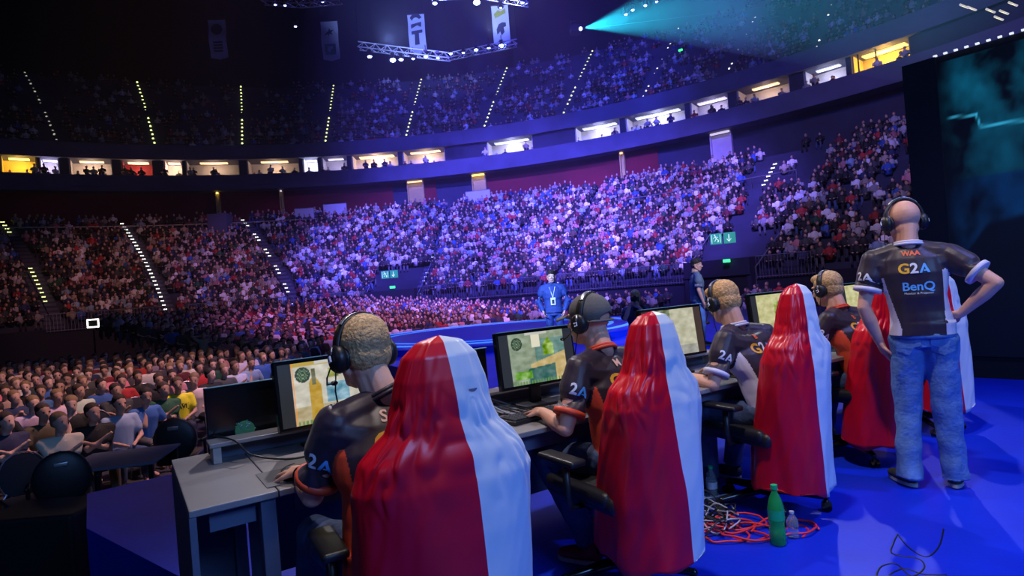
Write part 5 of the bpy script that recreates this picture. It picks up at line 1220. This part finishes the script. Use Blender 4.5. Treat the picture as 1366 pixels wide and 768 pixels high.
# ------------------------------------------------------------ off-stage table, executive chairs at the lower left
t = empty('low_table', gp(163, 610, -.2) + Vector((0, 0, -.75)), math.radians(12)); tag(t, 'dark flat table on the arena floor left of the end desk', 'table')
t.location.z = -.95
mb = MB(); mb.rbox((0, 0, .74), (1.0, .9, .03), .005); mb.build('tabletop', 'desk_dark' if 'desk_dark' in M else 'desk_panel', t)
for sx in (-1, 1):
    for sy in (-1, 1): mb = MB(); mb.rbox((sx * .45, sy * .4, .36), (.05, .05, .72), .004); mb.build('leg', 'black_metal', t)
def exec_chair(p, yaw, lab):
    t = empty('executive_chair', p, yaw); tag(t, lab, 'chair')
    mb = MB(); mb.ell((0, -.2, .74), (.27, .07, .30), 20, 12); me = remesh(mb, .02, 1); me.materials.append(M['black_leather']); b = tomesh(t, 'backrest', me)
    mb = MB(); mb.rbox((0, -.265, .90), (.13, .02, .05), .02); mb.build('handle_slot', 'silver', b, True)
    mb = MB(); mb.rbox((0, .05, .45), (.5, .5, .1), .04, seg=3); mb.build('seat', 'black_leather', t, True)
    for k in range(5):
        a = 2 * PI * k / 5; mb = MB(); mb.cap((0, 0, .12), (.3 * math.cos(a), .3 * math.sin(a), .06), .03, .018, 8); mb.ell((.3 * math.cos(a), .3 * math.sin(a), .03), (.03, .03, .03), 10, 6); mb.build('base_leg', 'black_metal', t, True)
    mb = MB(); mb.tube([(0, 0, .1), (0, 0, .42)], .03, 10); mb.build('gas_column', 'silver', t, True)
    for s in (-1, 1): mb = MB(); mb.tube([(s * .22, 0, .44), (s * .31, 0, .46), (s * .31, 0, .66), (s * .31, .1, .68), (s * .31, -.15, .68)], .022, 8); mb.build('armrest', 'black_plastic', t, True)
q = at(240, 590, 8.2); exec_chair((q.x, q.y, -.95), math.radians(15), 'black leather swivel chair in front of the man in the yellow shirt')
q = at(85, 640, 6.6); exec_chair((q.x, q.y, -.95), math.radians(35), 'black leather swivel chair in the dark at the lower left')
mb = MB(); mb.rbox((0, 0, .35), (.9, .6, .7), .03); o = mb.build('flight_case', 'case_black'); q = at(60, 640, 5.6); o.location = (q.x, q.y, -.95); tag(o, 'black equipment case in the dark corner at the lower left', 'case')

# ------------------------------------------------------------ spectators: shared part meshes
def spect_meshes(kind):
    """kinds: hands in lap, arms crossed, hand on chin, leaning, clapping, arms behind head; returns body, shirt, trousers, hair meshes"""
    lean = (.04, .0, .10, .16, .05, -.04)[kind]
    hp = Vx((0, 0, .50)); ch = Vx((0, lean * .7, .86)); nk = Vx((0, lean + .01, 1.02)); hc = nk + Vx((0, .03, .16)); T = head_T(hc, (0, .35, -.3, 0, .15, -.15)[kind], (-.05, 0, -.2, -.1, 0, .1)[kind])
    sh = {'L': ch + Vx((-.19, 0, .09)), 'R': ch + Vx((.19, 0, .09))}
    W = [((-.08, .30, .62), (.08, .30, .62)), ((.10, .20, .82), (-.10, .20, .86)), ((-.14, .28, .70), (.04, .16, .98)), ((-.16, .42, .62), (.16, .42, .62)), ((-.03, .32, .90), (.04, .32, .90)), ((-.12, -.06, 1.14), (.12, -.06, 1.14))][kind]
    E_ = {}
    for k, L in enumerate('LR'): E_[L] = ik(sh[L], Vx(W[k]), .28, .26, ((-1 if L == 'L' else 1) * .6, -.2, -.8 if kind != 5 else .6))
    body = MB(); 
    body.ell((0, -.01, .025), (.077, .095, .09), 10, 8, T=T); body.ell((0, .03, -.04), (.06, .06, .08), 10, 8, T=T); body.cap(nk, hc, .055, .05, 8); body.ell((0, .10, -.02), (.012, .016, .02), 6, 5, T=T)
    body.loft([(hp, .14, .11), (ch, .16, .10), (nk + Vx((0, 0, -.03)), .08, .06)], 12)
    for k, L in enumerate('LR'):
        w_ = Vx(W[k]); body.cap(sh[L], E_[L], .045, .036, 8); body.cap(E_[L], w_, .038, .026, 8); f = (w_ - E_[L]).normalized(); body.cap(w_, w_ + f * .08, .03, .026, 8)
        s = -1 if L == 'L' else 1; body.cap((s * .09, .05, .50), (s * .14, .42, .50), .07, .05, 8); body.cap((s * .14, .42, .50), (s * .15, .40, .08), .05, .035, 8); body.ell((s * .15, .47, .045), (.045, .12, .045), 8, 6)
    bme = remesh(body, .022, 1, decim=.5)
    st = MB(); st.loft([(hp + Vx((0, 0, -.05)), .17, .14), (hp, .18, .145), (ch, .195, .135), (ch.lerp(nk, .6), .15, .10), (nk + Vx((0, 0, -.01)), .07, .065)], 14)
    for L in 'LR': st.cap(sh[L], sh[L].lerp(E_[L], .62), .065, .062, 8); st.cap(nk + Vx((0, 0, -.04)), sh[L], .055, .066, 8)
    sme = remesh(st, .024, 1, disp=wrinkle(.008, 9), decim=.5)
    tr = MB(); tr.loft([(hp + Vx((0, 0, -.08)), .15, .13), (hp + Vx((0, 0, .02)), .165, .13)], 12)
    for s in (-1, 1): tr.cap((s * .09, .04, .50), (s * .14, .42, .50), .088, .07, 8); tr.cap((s * .14, .42, .50), (s * .15, .41, .16), .068, .056, 8)
    tme = remesh(tr, .026, 1, disp=wrinkle(.008, 9), decim=.5)
    ha = MB(); ha.ell((0, -.026, .052), (.084, .094, .082), 10, 8, T=T)
    for s in (-1, 1): ha.ell((s * .032, .085, .006), (.016, .010, .007), 6, 5, T=T); ha.ell((s * .033, .088, .026), (.022, .008, .005), 6, 5, T=T)
    ha.ell((0, -.045, .0), (.074, .062, .065), 10, 8, T=T); hme = remesh(ha, .011, 0, decim=.4)
    bme.materials.append(M['skin_any']); sme.materials.append(M['shirt_any']); tme.materials.append(M['trouser_any']); hme.materials.append(M['hair_any'])
    # joined single mesh
    J_ = MB()
    me = bpy.data.meshes.new('spectator'); vs = []; fs = []; mi = []
    for k, m_ in enumerate((bme, sme, tme, hme)):
        o = len(vs); vs += [v.co[:] for v in m_.vertices]; fs += [tuple(i + o for i in p.vertices) for p in m_.polygons]; mi += [k] * len(m_.polygons)
    me.from_pydata(vs, [], fs)
    for q in ('skin_any', 'shirt_any', 'trouser_any', 'hair_any'): me.materials.append(M[q])
    me.polygons.foreach_set('material_index', mi); me.polygons.foreach_set('use_smooth', [True] * len(fs)); me.update()
    return bme, sme, tme, hme, me
SP = [spect_meshes(k) for k in range(6)]
pose_w = ['hands in lap', 'arms crossed', 'hand at chin', 'leaning forward', 'clapping', 'hands behind head']
shirts = [('white', (.62, .60, .60)), ('black', (.012, .012, .014)), ('dark grey', (.06, .06, .065)), ('pale grey', (.36, .36, .38)), ('red', (.42, .03, .03)), ('navy', (.02, .03, .10)), ('blue', (.04, .12, .45)),
          ('pale blue', (.28, .42, .60)), ('dark green', (.02, .09, .05)), ('maroon', (.16, .02, .03)), ('beige', (.42, .34, .26)), ('pink', (.55, .22, .24)), ('brown', (.10, .06, .035))]
sw = [10, 14, 7, 4, 3, 4, 2, 2, 1, 2, 2, 2, 2]
rp = random.Random(11)
seats = []     # (x, y, z, yaw, block, row, seat)
def to_pix(p):
    x, y, z = p; X, Yd = x / y * FPX, -(z - EYE) / y * FPX + 2; return 683 + X * _c + Yd * _s, 384 - X * _s + Yd * _c
fr = Vector((.61, .79, 0)); bk = Vector((-.79, .61, 0))
# left floor block: rows step away to the left, facing right
for r_ in range(17):
    for s_ in range(28):
        x = -5.6 - .95 * r_ - .05 * s_;  y = 6.2 + .62 * s_ - .22 * r_
        q = Vector((x + 9, y - 20.6, 0))
        if q.dot(fr) > -1.3 and q.dot(bk) > -1.2: continue
        seats.append((x + rp.uniform(-.05, .05), y + rp.uniform(-.05, .05), -.95, math.radians(-132) + rp.uniform(-.25, .25), 'left', r_, s_))
fr = Vector((.61, .79, 0)); bk = Vector((-.79, .61, 0))
for r_ in range(17):
    for s_ in range(34):
        p = Vector((-9.0, 20.6, 0)) + fr * .58 * s_ + bk * .9 * r_
        if (p - CEN).length > 31.9: continue
        seats.append((p.x + rp.uniform(-.05, .05), p.y + rp.uniform(-.05, .05), -.95 + .10 * r_, math.atan2(-(-.35 - p.x), (9 - p.y)) + rp.uniform(-.3, .3), 'centre', r_, s_))
for r_ in range(5):
    for s_ in range(26):
        p = pol(30.9 - 0 + .0, 0); a = 66 - s_ * 1.15; p = pol(27.8 + .85 * r_, a)
        if 40 < a < 48: continue
        seats.append((p.x, p.y, -.95 + .12 * r_, math.radians(a - 90 + 180) + rp.uniform(-.3, .3), 'right', r_, s_))
cand = []
for s in seats:
    u, v = to_pix((s[0], s[1], s[2] + 1.0))
    if -15 < u < 1215 and v < 640 and not (420 < u < 460 and v > 500): cand.append((math.dist((s[0], s[1]), (0, 0)), s, u, v))
cand.sort(key=lambda c: c[0])
vis = [c for c in cand if not (c[2] > 370 and c[3] > 485) and not (460 < c[2] < 530 and c[3] > 435) and not (c[2] > 665 and c[3] > 470)]
rest = []; placed = 0; NEAR = 46; used_lab = set()
def stack_chair_mesh():
    mb = MB(); mb.ell((0, -.20, .68), (.22, .025, .24), 18, 10); mb.rbox((0, .02, .44), (.44, .42, .06), .02)
    return mb
scm = MB(); scm.rbox((0, .02, .44), (.44, .42, .05), .02); chair_seat = scm.mesh('seat'); chair_seat.materials.append(M['charcoal_fabric'])
scm = MB(); scm.ell((0, -.22, .68), (.22, .022, .26), 20, 10); chair_back = scm.mesh('backrest'); chair_back.materials.append(M['charcoal_fabric'])
scm = MB(); scm.tube([(.23 * math.sin(a), -.22, .68 + .27 * math.cos(a)) for a in [(-2.4 + 4.8 * k / 20) for k in range(21)]], .010, 6)
for s in (-1, 1): scm.tube([(s * .20, .20, 0), (s * .20, .18, .43), (s * .20, -.20, .44), (s * .16, -.22, .5)], .011, 6); scm.tube([(s * .20, -.26, 0), (s * .20, -.18, .44)], .011, 6)
chair_frame = scm.mesh('frame'); chair_frame.materials.append(M['rail_metal'])
chair_all = MB()
def floor_chair(s, occupied, lab):
    t = empty('stacking_chair', (s[0], s[1], s[2]), s[3]); tag(t, lab, 'chair', 'floor seating chairs')
    link('seat', chair_seat, t); link('backrest', chair_back, t); link('frame', chair_frame, t)
bl = {'left': 'left floor block', 'centre': 'centre floor block', 'right': 'right floor block'}
yellow_done = False; nch = 0
for (dist, s, u, v) in cand:
    c = (dist, s, u, v)
    if c not in vis or placed >= 300: rest.append(s); continue
    where = '%s, %s row, %s seat' % (bl[s[4]], ORD[s[5]], ORD[s[6]])
    near = placed < NEAR or dist < 14
    if near: floor_chair(s, True, 'dark round-backed chair, ' + where); nch += 1
    k = rp.choices(range(6), [5, 4, 3, 2, 1, .5])[0]; sn, sc_ = rp.choices(shirts, sw)[0]
    isy = (not yellow_done) and s[4] == 'left' and s[5] == 0 and 225 < u < 300
    if near and not isy and rp.random() < .14: continue           # empty chair
    lab = 'person in %s shirt, %s, %s' % (sn, pose_w[k], where)
    if isy: lab = 'man in a bright yellow printed T-shirt in the front row of the left floor block'; yellow_done = True; k = 0; sc_ = (.80, .74, .02)
    sc_ = tuple(min(1, q * rp.uniform(.75, 1.2)) for q in sc_) if not isy else sc_
    if near or isy:
        t = empty('person', (s[0], s[1], s[2]), s[3]); tag(t, lab, 'person', 'spectators in the %s' % bl[s[4]])
        for nm, me in zip(('body', 'shirt', 'trousers', 'hair'), SP[k][:4]):
            o = link(nm, me, t)
            if nm == 'shirt':
                o.color = (*sc_, 1)
                if isy:
                    bvs = BVHTree.FromPolygons([q.co for q in me.vertices], [list(q.vertices) for q in me.polygons])
                    tm = text_mesh('NAVI', .04); decal(o, 'shirt_print', tm, 'print_black', bvs, (0, .1, .80), (-1, 0, 0), (0, 0, 1), .10)
                    fm = bpy.data.meshes.new('f'); fm.from_pydata([(-1.3, .5, 0), (1.3, .5, 0), (1.3, .42, 0), (-1.3, .42, 0), (-1.3, -.5, 0), (1.3, -.5, 0), (1.3, -.42, 0), (-1.3, -.42, 0)], [], [(0, 3, 2, 1), (4, 5, 6, 7)]); decal(o, 'shirt_print', fm, 'print_black', bvs, (0, .1, .80), (-1, 0, 0), (0, 0, 1), .11)
    else:
        o = link('person', SP[k][4]); o.location = s[:3]; o.rotation_euler = (0, 0, s[3]); o.color = (*sc_, 1); tag(o, lab, 'person', 'spectators in the %s' % bl[s[4]])
    placed += 1

# ------------------------------------------------------------ the remaining thousands: one object
def lowpoly(legs=True, arms=True):
    V = []; F = []; R = []     # region 0 skin 1 shirt 2 trousers 3 hair
    def add(mb, reg):
        o = len(V); V.extend(mb.v); F.extend([tuple(i + o for i in f) for f in mb.f]); R.extend([reg] * len(mb.v))
    m_ = MB(); m_.ell((0, .02, 1.17), (.085, .10, .12), 6, 4); add(m_, 0)
    m_ = MB(); m_.ell((0, -.012, 1.215), (.095, .105, .10), 6, 4); add(m_, 3)
    m_ = MB(); m_.loft([((0, 0, .45), .17, .14), ((0, .02, .80), .22, .13), ((0, .02, 1.0), .16, .10), ((0, .02, 1.06), .06, .06)], 7); add(m_, 1)
    if arms:
        for s in (-1, 1):
            m_ = MB(); m_.tube([(s * .22, .02, .96), (s * .27, .05, .72)], [.065, .055], 4); add(m_, 1); m_ = MB(); m_.tube([(s * .27, .05, .72), (s * .08, .32, .70)], [.045, .04], 4); add(m_, 0)
    if legs:
        for s in (-1, 1):
            m_ = MB(); m_.tube([(s * .09, .05, .50), (s * .13, .45, .52)], [.09, .075], 4); m_.tube([(s * .13, .45, .52), (s * .14, .42, .05)], [.07, .055], 4); add(m_, 2)
    return np.array([tuple(v) for v in V]), F, np.array(R)
LP = [lowpoly(True), lowpoly(False)]
inst = []    # x,y,z,yaw,lod
SF = Vector((1.5, 8, 0))
def face(p): return math.atan2(-(SF.x - p.x), (SF.y - p.y))
for s in rest: inst.append((*s[:4], 0))
def near_aisle(a, r, aisles, wdt):
    return any(abs(math.radians(a - q) * r) < wdt for q in aisles)
for i in range(NL):
    r = LR0 + (LR1 - LR0) * (i + .62) / NL; z = LZ0 + (LZ1 - LZ0) * i / NL; da = math.degrees(.43 / r)
    a = 24.0
    while a < 131:
        a += da * rp.uniform(.95, 1.1)
        ais = [skew(q[0], r) for q in LA]
        if near_aisle(a, r, ais[:3] + ais[5:], .62) or near_aisle(a, r, ais[3:5], .3): continue
        if i < 7 and (80.6 < a < 87.2 or 40.4 < a < 47.6): continue
        if 22 <= i <= 22 and a > 95: continue
        occ = .95 if i < 23 else .75
        if a < 48: occ = .62 if a > 34 else .5
        if a > 118: occ = .8
        if noise.noise(Vector((a * .25, i * .35, 3))) > .38: occ *= .5
        if 14 < i and 40 < a < 47: occ = 0.1
        if rp.random() > occ: continue
        p = pol(r, a, z); inst.append((p.x, p.y, z, face(p) + rp.uniform(-.4, .4), 0 if rp.random() < .5 else 1))
for i in range(NU):
    if i == 9: continue
    r = UR0 + (UR1 - UR0) * (i + .6) / NU; z = UZ0 + (UZ1 - UZ0) * i / NU; da = math.degrees(.5 / r); a = 30.0
    while a < 131:
        a += da * rp.uniform(.95, 1.15)
        if near_aisle(a, r, [ua(k, r) for k in range(10)], .7): continue
        occ = (.80 if i < 9 else .42)
        if a > 100: occ *= .75
        if noise.noise(Vector((a * .2, i * .3, 9))) > .3: occ *= .35
        if rp.random() > occ: continue
        p = pol(r, a, z); inst.append((p.x, p.y, z, face(p) + rp.uniform(-.4, .4), 1))
for (a, b, wm, lm, frr) in suites:
    for k in range(int((a - b) * 2.2)):
        if rp.random() < .35: continue
        q = rp.uniform(b, a); rr = rp.uniform(46.4, 48.6); p = pol(rr, q); inst.append((p.x, p.y, 13.05 + (.45 if rp.random() < .4 else 0), face(p) + rp.uniform(-.5, .5), 0))
cs = np.array([c for _, c in shirts]); wts = np.array(sw, float); wts[0] = 8; wts[3] = 6; wts[11] = 1.5; wts /= wts.sum()
cs = cs.copy(); cs[0] = (.82, .80, .82); wts[1] *= 1.4; wts /= wts.sum()
skins = np.array([(.60, .35, .27), (.52, .30, .22), (.66, .42, .33)]); hairs = np.array([(.02, .014, .01), (.05, .03, .018), (.10, .055, .03), (.22, .14, .07)]); trs = np.array([(.02, .025, .05), (.05, .09, .2), (.012, .012, .015), (.08, .08, .09)])
VV = []; CC = []; LT = []; LS = []; off = 0
for lod in (0, 1):
    I = [q for q in inst if q[4] == lod]; V, F, R = LP[lod]; nF = [len(f) for f in F]; flat = np.array([i for f in F for i in f])
    for q in I:
        s_ = rp.uniform(.92, 1.06); c, s = math.cos(q[3]), math.sin(q[3]); P = V * s_
        # arms and lean vary a little
        x = P[:, 0] * c - P[:, 1] * s + q[0]; y = P[:, 0] * s + P[:, 1] * c + q[1]; z = P[:, 2] + q[2]
        VV.append(np.stack([x, y, z], 1)); pal = np.stack([skins[rp.randrange(3)], cs[rng.choice(len(cs), p=wts)] * rp.uniform(.7, 1.25), trs[rp.randrange(4)], hairs[rp.randrange(4)]])
        CC.append(np.concatenate([np.clip(pal[R], 0, 1), np.ones((len(R), 1))], 1)); LT.append(flat + off); LS.append(nF); off += len(V)
VV = np.concatenate(VV); CC = np.concatenate(CC); LT = np.concatenate(LT); LS = np.concatenate([np.array(q) for q in LS])
me = bpy.data.meshes.new('crowd'); me.vertices.add(len(VV)); me.vertices.foreach_set('co', VV.astype(np.float32).ravel()); me.loops.add(len(LT)); me.loops.foreach_set('vertex_index', LT.astype(np.int32))
me.polygons.add(len(LS)); st_ = np.concatenate([[0], np.cumsum(LS)[:-1]]); me.polygons.foreach_set('loop_start', st_.astype(np.int32)); me.polygons.foreach_set('loop_total', LS.astype(np.int32)); me.update(calc_edges=True); me.validate()
a_ = me.attributes.new('Col', 'FLOAT_COLOR', 'POINT'); a_.data.foreach_set('color', CC.astype(np.float32).ravel()); me.materials.append(M['crowd_attr']); me.polygons.foreach_set('use_smooth', [True] * len(me.polygons))
o = link('spectator_crowd', me); tag(o, 'thousands of seated spectators filling the stands behind the floor seats', 'crowd', kind='stuff')
print('INST', len(inst), 'placed', placed, 'chairs', nch, 'objs', len(bpy.data.objects))
